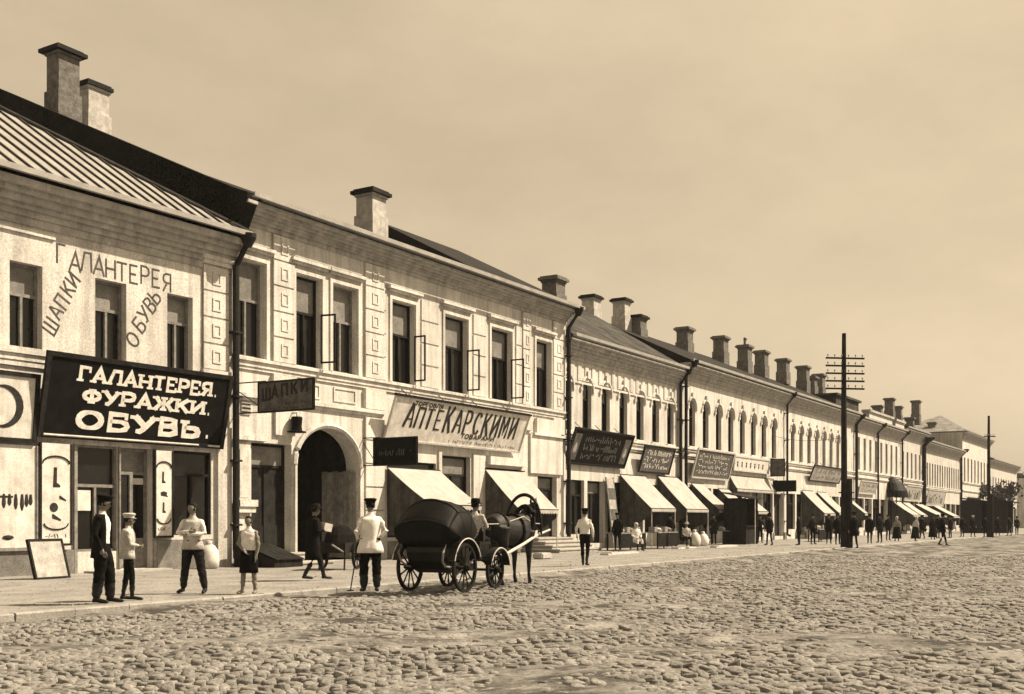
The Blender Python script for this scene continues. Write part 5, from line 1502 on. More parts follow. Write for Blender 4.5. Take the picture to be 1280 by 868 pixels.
far = [
 ('vendor dressed all in white seated between two stall tables', (795, 689), 200, 1.65, dict(SIT), dict(up='cloth_white', low='cloth_white', hat='scarf', hatm='cloth_tan')),
 ('dark dressed vendor standing at the long stall table', (772, 690), 150, 1.66, {}, dict(up='cloth_black', low='cloth_black', jacket='cloth_black', hat='cap')),
 ('seller in wide hat seated beside the white sacks', (858, 684), 190, 1.62, dict(SIT), dict(up='cloth_tan', low='cloth_dark', hat='brim', hatm='cloth_tan')),
 ('dark figure in the doorway left of the dark booth', (950, 679), 180, 1.66, {}, dict(up='cloth_dark', low='cloth_black', hat='cap')),
 ('man in black coat standing just right of the tall telegraph pole', (1068, 686), 20, 1.74, ST, dict(up='cloth_black', low='cloth_black', jacket='cloth_black', jhem=.5, hat='cap')),
 ('dark figure under the steep awning left of the telegraph pole', (1036, 680), 170, 1.68, {}, dict(up='cloth_black', low='cloth_black', jacket='cloth_black', hat='cap')),
 ('dark figure nearest the booth under the steep white awning', (1016, 681), 195, 1.66, {}, dict(up='cloth_dark', low='cloth_black', hat='cap')),
 ('man in dark suit, left one of the pair right of the pole', (1087, 680), -20, 1.70, ST, dict(up='cloth_black', low='cloth_black', jacket='cloth_black', hat='cap')),
 ('man in dark suit, right one of the pair right of the pole', (1100, 679), 10, 1.72, {}, dict(up='cloth_black', low='cloth_black', jacket='cloth_dark', hat='brim', hatm='cloth_black')),
 ('stooping figure in pale shawl below the leftmost distant awning', (1144, 677), -60, 1.60, ST, dict(up='cloth_tan', low='cloth_dark', skirt='cloth_dark', hat='scarf', hatm='cloth_tan', lean=.2)),
 ('man striding in dark clothes, alone on the far pavement', (1178, 683), -95, 1.68, dict(al=(.24, .09, .1), kl=(.16, .09, .5), ar=(-.22, -.09, .14), kr=(-.02, -.09, .5), wl=(-.12, .26, .92), wr=(.2, -.26, .94)), dict(up='cloth_black', low='cloth_black', jacket='cloth_black', hat='cap')),
 ('dark dressed woman in long skirt below the rightmost distant awning', (1166, 675), 170, 1.60, {}, dict(up='cloth_black', low='cloth_black', skirt='cloth_black', hat='scarf', hatm='cloth_dark')),
 ('figure in dark coat between the striding man and the far shops', (1188, 673), 30, 1.68, {}, dict(up='cloth_dark', low='cloth_black', jacket='cloth_black', jhem=.5, hat='cap')),
 ('dark figure close to the foot of the far thin pole', (1232, 672), 0, 1.70, {}, dict(up='cloth_black', low='cloth_black', jacket='cloth_black', hat='cap')),
 ('tiny dark walker just right of the far thin pole', (1262, 670), 40, 1.70, ST, dict(up='cloth_black', low='cloth_black', jacket='cloth_black', hat='cap')),
 ('tiny dark walker at the right edge of the street', (1271, 669), -30, 1.68, ST, dict(up='cloth_dark', low='cloth_black', hat='cap')),
 ('woman in dark long skirt by the pale signboard right of the pole', (1121, 677), 150, 1.6, {}, dict(up='cloth_grey', low='cloth_black', skirt='cloth_black', hat='scarf', hatm='cloth_tan')),

 ('dark shopper at the open front of the street booth', (999, 682), 60, 1.68, {}, dict(up='cloth_black', low='cloth_black', jacket='cloth_dark', hat='cap')),
 ('dark shopper in a brimmed hat left of the street booth', (962, 682), 30, 1.7, ST, dict(up='cloth_black', low='cloth_black', jacket='cloth_black', hat='brim', hatm='cloth_black')),
 ('dark shopper under the awning with the small grey signboard', (838, 684), 20, 1.68, {}, dict(up='cloth_black', low='cloth_black', jacket='cloth_black', hat='cap')),
 ('dark aproned seller beside the narrow awning right of the downpipe', (892, 681), 170, 1.66, {}, dict(up='cloth_dark', low='cloth_black', apron='cloth_dark', hat='cap')),
 ('woman in dark shawl and skirt left of the narrow awnings', (918, 680.5), 20, 1.58, {}, dict(up='cloth_black', low='cloth_black', skirt='cloth_black', hat='scarf', hatm='cloth_black')),
 ('dark figure tight against the left of the tall telegraph pole', (1047, 681), 190, 1.7, {}, dict(up='cloth_black', low='cloth_black', jacket='cloth_black', jhem=.5, hat='brim', hatm='cloth_black')),
 ('dark figure in the gap between the far pair and the door hood', (1110, 676), 190, 1.68, {}, dict(up='cloth_black', low='cloth_black', jacket='cloth_black', hat='cap')),
 ('dark figure under the second distant awning', (1153, 674), 20, 1.68, ST, dict(up='cloth_black', low='cloth_black', jacket='cloth_black', hat='cap')),
 ('bulky dark figure under the third distant awning', (1172, 673.5), 200, 1.72, {}, dict(up='cloth_black', low='cloth_black', jacket='cloth_black', jhem=.4, hat='brim', hatm='cloth_black')),
 ('dark figure by the far stall left of the thin pole', (1203, 671.5), 10, 1.7, {}, dict(up='cloth_black', low='cloth_black', jacket='cloth_black', hat='cap')),
 ('dark figure with pale cap before the far stall', (1216, 671.5), 190, 1.7, ST, dict(up='cloth_black', low='cloth_black', jacket='cloth_black', hat='cap', hatm='cloth_tan')),
 ('dark figure just left of the tiny walkers at right', (1247, 670), 180, 1.7, ST, dict(up='cloth_dark', low='cloth_black', jacket='cloth_black', hat='cap')),
]
for lab, (px, py), hd, H, pose, kw in far:
    person(lab, gp(px, py), face(hd), H, pose, vox=.03, group='townspeople along the far pavement', **kw)

# ------------------------------------------------------------------ hooded carriage, horse, coachman
CA = A - radians(25)
ct, cy0 = GZ(640 - 1.5 / 22.4 * F, 22.4)
RZ = -.055
car = thing('carriage', 'black four wheeled cab with raised leather hood seen from behind', 'carriage', (ct, cy0, RZ), CA)
def wheel(x, y, R, n):
    wz = bpy.data.objects.new('wheel', None); COL.objects.link(wz); wz.parent = car; wz.location = (x, y, R)
    def mk_rim():
        m = MB(); s = 28
        for (ra, rb, yy, mi_) in ((R - .055, R - .012, .028, 0), (R - .013, R, .032, 1)):
            vs = []; fs = []
            for i in range(s):
                c, q_ = cos(2 * pi * i / s), sin(2 * pi * i / s)
                vs += [(ra * c, -yy, ra * q_), (rb * c, -yy, rb * q_), (rb * c, yy, rb * q_), (ra * c, yy, ra * q_)]
            for i in range(s):
                j = (i + 1) % s
                for k in range(4):
                    k2 = (k + 1) % 4
                    fs.append((i * 4 + k, i * 4 + k2, j * 4 + k2, j * 4 + k))
            m.mi(mi_).add(vs, fs)
        return m.mesh('rim', ['wheelwood', 'iron'])
    link('rim', cached(('rim', R), mk_rim), wz)
    def mk_hub():
        m = MB(); m.tube([(0, -.13, 0), (0, -.06, 0), (0, .06, 0), (0, .13, 0)], [.045, .075, .075, .045], 12); return m.mesh('hub', 'wheelwood')
    link('hub', cached(('hub',), mk_hub), wz)
    def mk_sp():
        m = MB(); m.tube([(.05, 0, 0), (R * .5, 0, 0), (R - .05, 0, 0)], [.021, .016, .019], 6); return m.mesh('spoke', 'wheelwood')
    ms = cached(('spoke', R), mk_sp)
    for i in range(n): link('spoke', ms, wz, (0, 0, 0), (0, 2 * pi * (i + .3) / n, 0))
RR, RF = .49, .385
for sgn in (1, -1):
    wheel(0, sgn * .62, RR, 12); wheel(1.5, sgn * .56, RF, 10)
m = MB(); m.tube([(0, -.6, RR), (0, .6, RR)], .028, 8); m.tube([(1.5, -.54, RF), (1.5, .54, RF)], .028, 8); m.box(-.02, 1.52, -.04, .04, .43, .50); m.build('axle', 'iron', car)
m = MB()
for sgn in (1, -1):
    for x, z in ((0, RR + .02), (1.5, RF + .06)):
        m.tube([(x - .38, sgn * .42, z + .16), (x, sgn * .42, z + .04), (x + .38, sgn * .42, z + .16)], .022, 6); m.tube([(x - .38, sgn * .42, z + .17), (x, sgn * .42, z + .24), (x + .38, sgn * .42, z + .17)], .018, 6)
m.build('spring', 'iron', car)
m = MB()
tub = [(-.46, .94), (-.50, .80), (-.44, .62), (-.28, .46), (-.05, .38), (.30, .36), (.60, .40), (.95, .46), (1.0, .52), (.66, .56), (.60, .98), (.40, 1.02), (.34, .86), (-.40, .94)]
m.prism(tub, 'x', -.40, .40)
m.xf(Matrix.Rotation(pi / 2, 4, 'Z') @ Matrix.Scale(-1, 4, (0, 1, 0)) if False else Matrix(((0, 1, 0, 0), (1, 0, 0, 0), (0, 0, 1, 0), (0, 0, 0, 1))))
m.f = [f[::-1] for f in m.f]
m.build('body_tub', 'lacquer', car)
m = MB(); m.box(-.40, .34, -.38, .38, .78, .93); m.build('seat', 'leather', car)
# raised hood: bowed sections from the rear sill over the top to the front edge
keyp = [(-.44, .90), (-.62, 1.10), (-.62, 1.40), (-.46, 1.64), (-.22, 1.80), (.06, 1.84), (.30, 1.74), (.48, 1.54), (.60, 1.28)]
bows = {2, 4, 6, 8}
prof = []; SUB = 4
def crom(a, b, c, d, t):
    return .5 * ((2 * b) + (-a + c) * t + (2 * a - 5 * b + 4 * c - d) * t * t + (-a + 3 * b - 3 * c + d) * t ** 3)
cp = Vector((.25, 1.0))
for i in range(len(keyp) - 1):
    p0, p1, p2, p3 = keyp[max(0, i - 1)], keyp[i], keyp[i + 1], keyp[min(len(keyp) - 1, i + 2)]
    for q_ in range(SUB):
        t_ = q_ / SUB
        pt = Vector((crom(p0[0], p1[0], p2[0], p3[0], t_), crom(p0[1], p1[1], p2[1], p3[1], t_)))
        u_ = (i + t_ - 2) / 2.0
        dip = .045 * abs(sin(pi * u_)) if i >= 1 else 0
        dv = (pt - cp).normalized()
        pt -= dv * dip
        prof.append((pt.x, pt.y))
prof.append(keyp[-1])
m = MB(); vs = []; fs = []
ny = 18
for k_, (x, z) in enumerate(prof):
    for j in range(ny + 1):
        v = j / ny * 2 - 1
        e = (1 - abs(v) ** 2.6 * .24)
        wr_ = .012 * mnoise.noise(Vector((x * 7, v * 4, z * 7)))
        tp = .60 - .17 * max(0, min(1, (1.22 - z) / .34)) ** 1.3
        vs.append((x - (.06 * (1 - v * v) if x < -.2 else 0) + wr_, v * tp, .86 + (z - .86) * e + .03 * (1 - v * v) * (1 if z > 1.3 else .2) + wr_))
for i in range(len(prof) - 1):
    for j in range(ny):
        a = i * (ny + 1) + j
        fs.append((a, a + ny + 1, a + ny + 2, a + 1))
m.add(vs, fs)
for sgn in (1, -1):
    j = ny if sgn > 0 else 0
    edge = [vs[i * (ny + 1) + j] for i in range(len(prof))]
    piv = (.30, sgn * .60, .96)
    o0 = len(m.v)
    fan = [piv] + edge
    m.add(fan, [((0, i, i + 1) if sgn < 0 else (0, i + 1, i)) for i in range(1, len(edge))])
hood = m.build('hood', 'leather', car, smooth=True)
so = hood.modifiers.new('thickness', 'SOLIDIFY'); so.thickness = .02
m = MB()
for sgn in (1, -1):
    for tip in (8, 16, 24, 32):
        p = vs[tip * (ny + 1) + (ny if sgn > 0 else 0)]
        m.tube([(.30, sgn * .615, .96), (p[0], sgn * .615, p[2])], .012, 5)
m.build('hood_bow', 'iron', car)
for tip in (8, 16, 24):
    m = MB(); m.tube([(vs[tip * (ny + 1) + j][0], vs[tip * (ny + 1) + j][1] * 1.01, vs[tip * (ny + 1) + j][2] + .008) for j in range(ny + 1)], .014, 5, cap=False); m.build('hood_seam', 'lacquer', hood)
m = MB()
p8 = [vs[32 * (ny + 1) + j] for j in range(ny + 1)]
m.tube([(p[0] + .01, p[1] * 1.02, p[2] + .01) for p in p8], .016, 5); m.build('hood_trim', 'wood_pale', car)
def fender(xc, zc, R, sgn, a0, a1):
    m = MB(); s = 14; vs = []; fs = []
    y0_, y1_ = sgn * .54, sgn * .70
    for i in range(s + 1):
        a = radians(a0 + (a1 - a0) * i / s)
        for yy in (y0_, y1_):
            vs.append((xc + R * cos(a), yy, zc + R * sin(a)))
    for i in range(s): fs.append((2 * i, 2 * i + 1, 2 * i + 3, 2 * i + 2))
    m.add(vs, fs); f = m.build('mudguard', 'lacquer', car); so = f.modifiers.new('t', 'SOLIDIFY'); so.thickness = .015
    m = MB(); m.tube([(xc + R * cos(radians(a0 + (a1 - a0) * i / s)), y1_, zc + R * sin(radians(a0 + (a1 - a0) * i / s))) for i in range(s + 1)], .014, 5); m.build('edge_highlight', 'wood_pale', f)  # pale edge tube stands in for the highlight along the mudguard
for sgn in (1, -1):
    fender(0, RR, RR + .09, sgn, 20, 165); fender(1.5, RF, RF + .08, sgn, 10, 165)
for sgn in (1, -1):
    m = MB(); m.tube([(-.30, sgn * .44, 1.0), (-.52, sgn * .50, .98), (-.66, sgn * .50, .80), (-.62, sgn * .46, .62), (-.44, sgn * .43, .52), (-.2, sgn * .42, .50)], .022, 7); m.build('body_spring', 'wood', car)
m = MB(); m.box(1.05, 1.50, -.42, .42, .60, .92); m.box(1.0, 1.52, -.45, .45, .92, .98); m.build('box_seat', 'lacquer', car)
m = MB(); m.add([(1.5, -.4, .60), (1.5, .4, .60), (1.95, .4, .72), (1.95, -.4, .72), (1.5, -.4, .56), (1.5, .4, .56), (1.95, .4, .68), (1.95, -.4, .68)], [(0, 1, 2, 3), (7, 6, 5, 4), (0, 4, 5, 1), (1, 5, 6, 2), (2, 6, 7, 3), (3, 7, 4, 0)]); m.build('footboard', 'lacquer', car)
for sgn in (1, -1):
    m = MB(); m.box(.95, 1.05, sgn * .5 - .06, sgn * .5 + .06, 1.0, 1.2); m.lathe([(.06, 0), (.03, .06), (.01, .08)], (1.0, sgn * .5, 1.2), 8); m.build('lamp', 'iron', car)
    m = MB(); m.tube([(1.45, sgn * .42, .60), (2.2, sgn * .50, .70), (3.2, sgn * .46, .90), (4.0, sgn * .42, 1.08), (4.65, sgn * .47, 1.20)], [.035, .036, .034, .032, .025], 8); m.build('shaft', 'shaftwood', car)
m = MB()
ps = [(4.10 + .06 * sin(pi * i / 20), -.03 + .46 * cos(pi * i / 20), 1.10 + .92 * sin(pi * i / 20) ** .8) for i in range(21)]
m.tube(ps, [.026 + .016 * sin(pi * i / 20) for i in range(21)], 8); m.build('shaft_bow', 'wheelwood', car)
def cw(x, y, z): return Vector((ct + x * cos(CA) - y * sin(CA), cy0 + x * sin(CA) + y * cos(CA), RZ + z))
# coachman
SITC = dict(hl=(0, .1, .50), hr=(0, -.1, .50), kl=(.38, .13, .46), kr=(.38, -.13, .46), al=(.48, .12, .16), ar=(.48, -.12, .16), sl=(0, .185, .98), sr=(0, -.185, .98), el=(.10, .25, .74), er=(.10, -.25, .74), wl=(.33, .10, .72), wr=(.33, -.10, .72))
cm = person('coachman on the box seat in tan coat and dark hat holding the reins', tuple(cw(1.36, -.16, .98 - .40)), CA, 1.66, SITC, up='cloth_tan', low='cloth_dark', hat='brim', hatm='cloth_black', vox=.018, head_yaw=-.2)
# horse
hx, hy, _ = cw(2.62, -.10, 0)
hr = thing('horse', 'dark harnessed horse standing between the carriage shafts', 'horse', (hx, hy, RZ), CA - radians(3))
hr.scale = (1.06, 1.06, 1.08)
s_ = MB()
def ring_tube(pts):           # (x, z, half width, half height)
    rg = []
    vs = []; fs = []; n = 18
    for (x, z, a, b_) in pts:
        for k in range(n):
            th_ = 2 * pi * k / n
            vs.append((x, a * cos(th_), z + b_ * sin(th_)))
    for i in range(len(pts) - 1):
        for k in range(n):
            k2 = (k + 1) % n
            fs.append((i * n + k, i * n + k2, (i + 1) * n + k2, (i + 1) * n + k))
    fs.append(tuple(range(n))[::-1]); fs.append(tuple(range((len(pts) - 1) * n, len(pts) * n)))
    s_.add(vs, [f[::-1] for f in fs])
ring_tube([(-.33, 1.12, .09, .13), (-.28, 1.15, .20, .24), (-.12, 1.18, .26, .29), (.12, 1.14, .26, .28), (.45, 1.10, .28, .30), (.78, 1.10, .28, .33), (1.02, 1.13, .25, .33), (1.20, 1.14, .20, .28), (1.30, 1.14, .10, .17)])
s_.tube([(1.02, 0, 1.20), (1.24, 0, 1.34), (1.46, 0, 1.48), (1.62, 0, 1.58)], [.24, .185, .145, .115], 14, flat=1.0)
s_.tube([(1.57, 0, 1.64), (1.68, 0, 1.57), (1.80, 0, 1.37), (1.88, 0, 1.20), (1.92, 0, 1.12)], [.09, .115, .088, .068, .05], 14)
HL = {1: (0.0, .03), -1: (.10, -.02)}
for sgn in (1, -1):
    o = .07 * sgn
    y = .15 * sgn
    s_.tube([(-.12, y, 1.18), (-.06 + o, y, .92), (.02 + o, y, .78), (-.10 + o, y, .60), (-.17 + o, y, .52), (-.12 + o, y, .32), (-.10 + o, y, .14), (-.05 + o, y, .08), (-.02 + o, y, .0)], [.20, .15, .105, .072, .060, .040, .042, .044, .058], 12)
    y = .14 * sgn
    s_.tube([(1.08, y, 1.10), (1.03 - o, y, .85), (1.04 - o, y, .72), (1.06 - o, y, .50), (1.05 - o, y, .44), (1.05 - o, y, .22), (1.06 - o, y, .12), (1.10 - o, y, .06), (1.11 - o, y, .0)], [.17, .11, .080, .056, .054, .036, .041, .044, .056], 12)
    s_.tube([(1.60, .055 * sgn, 1.69), (1.61, .065 * sgn, 1.77), (1.63, .06 * sgn, 1.83)], [.035, .028, .008], 8)
tmp = bpy.data.objects.new('tmp', s_.mesh('tmp', 'horse')); COL.objects.link(tmp)
md = tmp.modifiers.new('r', 'REMESH'); md.mode = 'VOXEL'; md.voxel_size = .022
sm = tmp.modifiers.new('s', 'SMOOTH'); sm.factor = .5; sm.iterations = 4
bpy.context.view_layer.update()
me = bpy.data.meshes.new_from_object(tmp.evaluated_get(bpy.context.evaluated_depsgraph_get()))
me.materials.clear(); me.materials.append(M['horse']); me.polygons.foreach_set('use_smooth', [True] * len(me.polygons))
bpy.data.objects.remove(tmp)
link('body', me, hr)
rr = random.Random(9)
m = MB()
for k in range(40):
    u = k / 39
    x = 1.05 + .53 * u; z = 1.46 + .23 * u
    dxx = rr.uniform(-.05, .05)
    sg = -1 if rr.random() < .75 else 1
    m.tube([(x, 0, z), (x - .04 + dxx, .10 * sg, z - .05), (x - .05 + dxx, .17 * sg, z - .22 - .1 * rr.random())], [.016, .02, .004], 4)
m.build('mane', 'mane', hr)
m = MB()
for k in range(24):
    a = rr.uniform(0, 2 * pi); q_ = rr.uniform(.01, .05)
    m.tube([(-.33, 0, 1.28), (-.44 + q_ * cos(a) * .5, q_ * sin(a), 1.12), (-.46 + q_ * cos(a), q_ * sin(a) * 1.4, .8), (-.42 + q_ * cos(a), q_ * sin(a) * 1.2, .5 + .1 * rr.random())], [.025, .025, .02, .004], 4)
m.build('tail', 'mane', hr)
m = MB()
for sgn in (1, -1): m.lathe([(.004, -.014), (.018, 0), (.004, .014)], (1.72, .085 * sgn, 1.51), 8, 1, .5)
m.build('eye', 'boot', hr)
m = MB()      # harness: collar, saddle pad, bridle, breeching
ps = [(1.12 + .10 * cos(2 * pi * i / 20), .25 * sin(2 * pi * i / 20), 1.26 + .36 * cos(2 * pi * i / 20)) for i in range(21)]
m.tube(ps, .05, 8, cap=False)
m.build('horse_collar', 'leather', hr)
m = MB()
ps = [(.62, .30 * sin(2 * pi * i / 20), 1.10 + .345 * cos(2 * pi * i / 20)) for i in range(21)]
m.tube(ps, .03, 6, cap=False); m.build('girth', 'leather', hr); m = MB()
ps = [(-.05, .285 * sin(2 * pi * i / 20), 1.16 + .31 * cos(2 * pi * i / 20)) for i in range(21)]
m.tube(ps, .018, 6, cap=False); m.build('breeching', 'leather', hr); m = MB()
m.tube([(1.62, .11, 1.66), (1.74, .11, 1.46), (1.84, .085, 1.26)], .012, 5); m.tube([(1.62, -.11, 1.66), (1.74, -.11, 1.46), (1.84, -.085, 1.26)], .012, 5)
ps = [(1.82 + .07 * cos(2 * pi * i / 12), .095 * sin(2 * pi * i / 12), 1.31 + .06 * cos(2 * pi * i / 12)) for i in range(13)]; m.tube(ps, .012, 5, cap=False)
m.build('bridle', 'leather', hr)
m = MB()
for sgn in (1, -1):
    q0 = Vector((1.85, .08 * sgn, 1.24)); q1 = Vector((.65, .26 * sgn, 1.40)); q2 = Vector((-.88, .10 * sgn, 1.24))
    m.tube([q0, q0.lerp(q1, .5) - Vector((0, 0, .06)), q1, q1.lerp(q2, .5) - Vector((0, 0, .07)), q2], .009, 5)
m.build('rein', 'shaftwood', hr)

# ------------------------------------------------------------------ street goods and small things
def sack(label, loc, s=1.0, m_='sack', seed=1, group=None):
    t = thing('sack', label, 'sack', loc, seed * 1.3, group)
    m = MB(); m.lathe([(.20, 0), (.27, .06), (.29, .25), (.25, .48), (.14, .62), (.07, .66), (.10, .74), (.03, .76)], (0, 0, 0), 14)
    m.v = [(x * s + .03 * mnoise.noise(Vector((x * 6, y * 6, z * 6 + seed))), y * s + .03 * mnoise.noise(Vector((x * 6 + 4, y * 6, z * 6 + seed))), z * s) for (x, y, z) in m.v]
    m.build('bag', m_, t, smooth=True)
    m = MB(); m.lathe([(.075, .64), (.085, .66), (.075, .68)], (0, 0, 0), 10); m.xf(Matrix.Scale(s, 4)); m.build('tie', 'wood', t)
    return t
x, y = G(264, 711); sack('plump white sack by the wall behind the man with folded arms', (x, -.6, 0), 1.05, 'sack', 1)
x, y = G(868, 683); sack('white sack in front of the narrow awning by the wide hat seller', (x, y, 0), 1.15, 'sack', 2)
x, y = G(879, 682.5); sack('white sack right of the wide hat seller, nearest the board', (x, y, 0), 1.0, 'cloth_white', 3)
x, y = G(934, 679); sack('pale sack by the wall left of the doorway figure', (x, y, 0), 1.0, 'sack', 4)
# cellar hatch
x, y = G(290, 711)
t = thing('cellar_hatch', 'low dark slanting cellar hatch beside the stone steps, behind the barefoot boy', 'hatch', (X2(300) + 24.2, -1.25, 0), 0)
m = MB(); m.prism([(-.7, 0), (-.7, .22), (.62, .62), (.9, .62), (.9, 0)], 'x', -.6, .6); m.build('box', 'wood_dark', t)
for k in range(5):
    m = MB(); xx = -.6 + k * .24
    m.add([(xx + .01, -.76, .225), (xx + .225, -.76, .225), (xx + .225, .62, .645), (xx + .01, .62, .645), (xx + .01, -.76, .255), (xx + .225, -.76, .255), (xx + .225, .62, .675), (xx + .01, .62, .675)], [(3, 2, 1, 0), (4, 5, 6, 7), (0, 1, 5, 4), (1, 2, 6, 5), (2, 3, 7, 6), (3, 0, 4, 7)])
    m.build('plank', 'wood_dark', t)
# handcart with a dark bundle before the arch
x, y = G(425, 712)
t = thing('handcart', 'dark handcart with a covered load standing in the mouth of the arch', 'cart', (x, y, 0), radians(200))
m = MB(); m.box(-.75, .75, -.42, .42, .48, .54); m.box(-.75, -.70, -.42, .42, .54, .75); m.box(.70, .75, -.42, .42, .54, .75); m.box(-.70, .70, -.42, -.38, .54, .75); m.box(-.70, .70, .38, .42, .54, .75); m.build('tray', 'wood_dark', t)
for sgn in (1, -1):
    w_ = bpy.data.objects.new('wheel', None); COL.objects.link(w_); w_.parent = t; w_.location = (0, sgn * .5, .40)
    link('rim', MC[('rim', RF)], w_); link('hub', MC[('hub',)], w_)
    for i in range(8): link('spoke', MC[('spoke', RF)], w_, (0, 0, 0), (0, 2 * pi * i / 8, 0))
    m = MB(); m.tube([(.7, sgn * .36, .5), (1.5, sgn * .32, .72)], .025, 6); m.build('handle', 'wood', t)
    m = MB(); m.tube([(.6, sgn * .36, .48), (.66, sgn * .36, .0)], .025, 6); m.build('leg', 'wood_dark', t)
m = MB(); m.lathe([(.62, .0), (.66, .15), (.58, .42), (.36, .62), (.0, .70)], (0, 0, .55), 16, 1.05, .62)
m.v = [(px_ + .07 * mnoise.noise(Vector((px_ * 4, py_ * 4, pz_ * 4))), py_ + .06 * mnoise.noise(Vector((px_ * 4 + 7, py_ * 4, pz_ * 4))), pz_ + .05 * mnoise.noise(Vector((px_ * 5, py_ * 5, 3)))) for (px_, py_, pz_) in m.v]
tag(m.build('tarpaulin_load', 'cloth_black', None, t.location, (0, 0, radians(200))), 'lumpy dark covered load lying on the handcart by the arch', 'bundle')
# stone block by the right steps
x, y = G(678, 699)
m = MB(); m.box(-.42, .42, -.2, .2, 0, .22)
bm = bmesh.new(); me = m.mesh('stone_block', 'step'); bm.from_mesh(me); bmesh.ops.bevel(bm, geom=bm.edges[:], offset=.04, segments=2, affect='EDGES')
for v in bm.verts: v.co += Vector((mnoise.noise(v.co * 5), mnoise.noise(v.co * 5 + Vector((3, 0, 0))), 0)) * .03
bm.to_mesh(me); bm.free()
tag(link('stone_block', me, None, (x, y, 0), (0, 0, .1)), 'rough pale stone block lying in front of the right stone steps', 'stone')
# long leaning board sign at house three
x = X3(764, -.2)
t = thing('leaning_board', 'tall narrow leaning board of stacked grey picture panels', 'board', (F3.o[0] + x, F3.o[1] - .55, 0), (radians(-7), 0, 0))
for k in range(6):
    m = MB(); m.box(-.36, .36, 0, .05, .35 + k * .52, .35 + k * .52 + .49); m.build('picture_panel', 'sign_mid' if k % 2 else 'sign_grey', t)
m = MB(); m.box(-.42, -.365, -.01, .06, 0, 3.5); m.box(.365, .42, -.01, .06, 0, 3.5); m.build('rail', 'wood', t)
# market tables
def stall(label, px, py, W, Dp, h=.82, front=True, rot=0.0, goods=0, seed=1, group=None):
    x, y = G(px, py)
    t = thing('stall_table', label, 'table', (x, y, 0), rot, group)
    n = 4
    for k in range(n):
        m = MB(); m.box(-W / 2, W / 2, -Dp / 2 + k * Dp / n + .006, -Dp / 2 + (k + 1) * Dp / n - .006, h - .04, h); m.build('plank', 'wood', t)
    for sx_ in (-1, 1):
        for sy_ in (-1, 1):
            m = MB(); m.box(sx_ * (W / 2 - .1) - .03, sx_ * (W / 2 - .1) + .03, sy_ * (Dp / 2 - .08) - .03, sy_ * (Dp / 2 - .08) + .03, 0, h - .041); m.build('leg', 'wood_dark', t)
    if front:
        m = MB(); m.box(-W / 2 + .02, W / 2 - .02, -Dp / 2 + .015, -Dp / 2 + .04, .12, h - .045); m.build('front_cloth', 'cloth_dark', t)
    rr = random.Random(seed)
    for g in range(goods):
        gx = -W / 2 + (g + .5) * W / goods
        c = (x + gx * cos(rot), y + gx * sin(rot), h + .001)
        if g % 2:
            m = MB(); m.lathe([(.14, 0), (.19, .10), (.20, .13), (.185, .13), (.13, .02)], (0, 0, 0), 12); m.lathe([(.17, .09), (.12, .17), (.02, .21)], (0, 0, 0), 10)
            tag(m.build('basket', 'sack' if g % 4 == 1 else 'wood', None, c), f"{'pale' if g % 4 == 1 else 'darker'} heaped basket on the {label}", 'basket')
        else:
            m = MB()
            for q_ in range(3): m.box(-.2, .2, -.15, -.135, .02 + q_ * .08, .085 + q_ * .08); m.box(-.2, .2, .135, .15, .02 + q_ * .08, .085 + q_ * .08); m.box(-.2, -.185, -.134, .134, .02 + q_ * .08, .085 + q_ * .08); m.box(.185, .2, -.134, .134, .02 + q_ * .08, .085 + q_ * .08)
            m.box(-.184, .184, -.134, .134, .0, .16)
            tag(m.build('crate', 'wood', None, c, (0, 0, rr.uniform(-.1, .1))), f"{['leftmost', '', 'middle', '', 'rightmost'][g]} crate on the {label}", 'crate')
    return t
stall('long stall table beside the leaning picture board', 782, 688, 2.6, .8, .8, True, 0, 5, 1)
stall('dark stall table right of the seated white vendor', 826, 686, 2.4, .8, .8, True, 0, 4, 2)
stall('dark stall table right of the white sacks', 905, 680.5, 2.2, .8, .78, True, 0, 4, 3)
stall('dark stall table between booth and telegraph pole', 1025, 677, 3.0, .8, .8, True, 0, 4, 4)
def plank(label, px, py, L):
    x, y = G(px, py)
    m = MB(); m.box(-L / 2, L / 2, -.18, .18, .0, .07); m.box(-L / 2 + .2, -L / 2 + .35, -.2, .2, .07, .11)
    tag(m.build('plank', 'wood_pale', None, (x, y, .003), (0, 0, .03)), label, 'plank')
plank('pale plank lying before the long stall table', 775, 693, 3.0)
plank('pale plank lying before the wide hat seller', 855, 686, 2.4)
plank('pale plank lying left of the doorway figure', 905, 684, 3.2)
# dark stalls beyond the far pole
for (px, py, lab, W_, H_) in ((1219, 664, 'far dark market stall left of the thin pole', 3.6, 4.3), (1251, 663, 'far dark market stall right of the thin pole', 4.5, 4.2)):
    x, y = GZ(px, 118)
    t = thing('market_stall', lab, 'stall', (x, y, 0), 0)
    m = MB(); m.box(-W_ / 2, W_ / 2, .9, 1.0, 0, H_ * .8); m.build('back_wall', 'wood_dark', t)
    for sgn in (1, -1):
        m = MB(); m.box(sgn * W_ / 2 - .05, sgn * W_ / 2 + .05, -.9, .89, 0, H_ * .8); m.build('side_wall', 'wood_dark', t)
    m = MB(); m.prism([(-1.5, H_ * .78), (1.2, H_ * .86), (1.2, H_ * .83), (-1.5, H_ * .74)], 'x', -W_ / 2 - .3, W_ / 2 + .3); m.build('roof', 'roof_dark', t)
    m = MB(); m.box(-W_ / 2 + .06, W_ / 2 - .06, -.8, -.2, .75, .85); m.box(-W_ / 2 + .06, W_ / 2 - .06, -.82, -.78, 0, .74); m.build('counter', 'wood_dark', t)

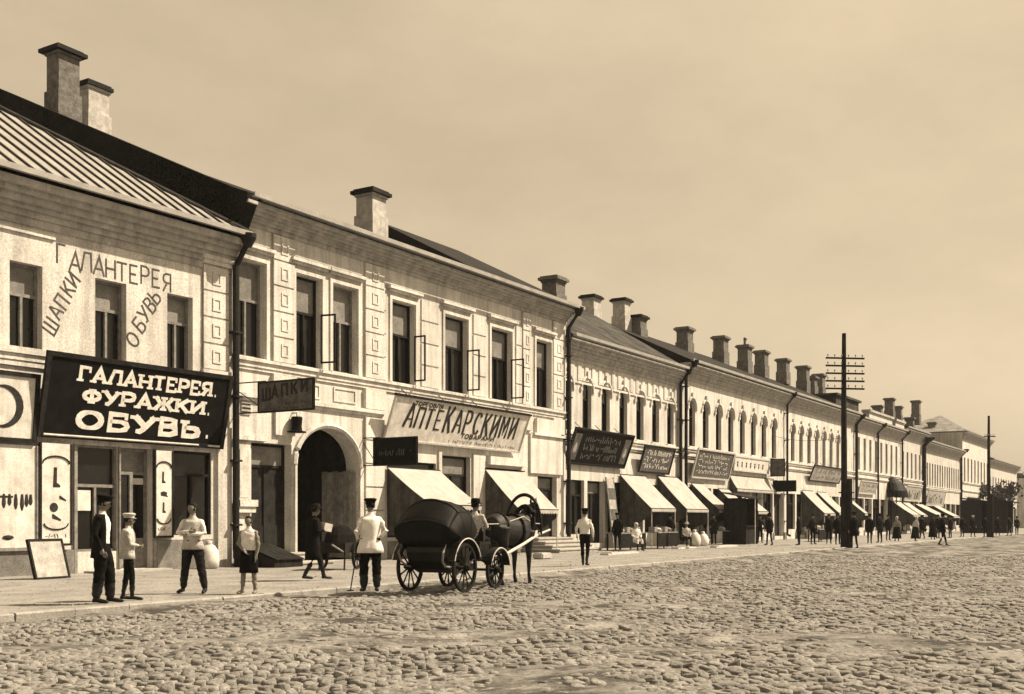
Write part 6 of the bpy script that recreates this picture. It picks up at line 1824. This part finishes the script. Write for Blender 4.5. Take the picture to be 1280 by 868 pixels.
# ------------------------------------------------------------------ far trees
def tree(label, px, Z, h, R, seed, n=900):
    x, y = GZ(px, Z)
    rr = random.Random(seed)
    t = thing('broadleaf_tree', label, 'tree', (x, y, 0), 0, 'trees at the far end of the street')
    m = MB()
    m.tube([(0, 0, -.2), (.1, 0, h * .25), (-.05, .1, h * .5), (0, 0, h * .8)], [.32, .26, .2, .06], 9)
    cl = []
    for k in range(9):
        a = rr.uniform(0, 2 * pi); z0_ = h * rr.uniform(.35, .65); e = Vector((cos(a) * R * rr.uniform(.5, .85), sin(a) * R * rr.uniform(.5, .85), h * rr.uniform(.55, .95)))
        m.tube([(0, 0, z0_), tuple(Vector((0, 0, z0_)).lerp(e, .5) + Vector((0, 0, .2))), tuple(e)], [.12, .08, .03], 6); cl.append(e)
    m.build('trunk', 'pole', t)
    vs = []; fs = []
    m = MB()
    for k in range(n):
        c = rr.choice(cl); d = Vector((rr.gauss(0, 1), rr.gauss(0, 1), rr.gauss(0, .8))) * R * .24
        p = c + d
        a = Vector((rr.gauss(0, 1), rr.gauss(0, 1), rr.gauss(0, 1))).normalized(); b2_ = a.cross(Vector((rr.gauss(0, 1), rr.gauss(0, 1), rr.gauss(0, 1)))).normalized()
        s = rr.uniform(.16, .34)
        m.mi(rr.randrange(2)).add([p - a * s, p + b2_ * s * .6, p + a * s, p - b2_ * s * .6], [(0, 1, 2, 3)])
    m.build('crown', ['leaf', 'leaf_b'], t)
tree('dark tree rising above the farthest low house', 1272, 215, 11.5, 3.2, 1, 1500)
tree('small dark tree behind the stalls right of the thin pole', 1246, 150, 6.0, 2.2, 2, 1000)
tree('dark tree just outside the right end of the row', 1300, 240, 11, 3.5, 3, 1200)

# ------------------------------------------------------------------ haze
hz = MB(); hz.box(-710, 1210, -810, 810, -1.3, 22)
hm = bpy.data.materials.new('haze'); hm.use_nodes = True
for n in list(hm.node_tree.nodes):
    if n.type != 'OUTPUT_MATERIAL': hm.node_tree.nodes.remove(n)
pv = hm.node_tree.nodes.new('ShaderNodeVolumePrincipled')
pv.inputs['Color'].default_value = (.9, .9, .9, 1)
pv.inputs['Density'].default_value = .0002
pv.inputs['Anisotropy'].default_value = 0.0
hm.node_tree.links.new(pv.outputs[0], [n for n in hm.node_tree.nodes if n.type == 'OUTPUT_MATERIAL'][0].inputs['Volume'])
tag(hz.build('haze', hm), kind='stuff')
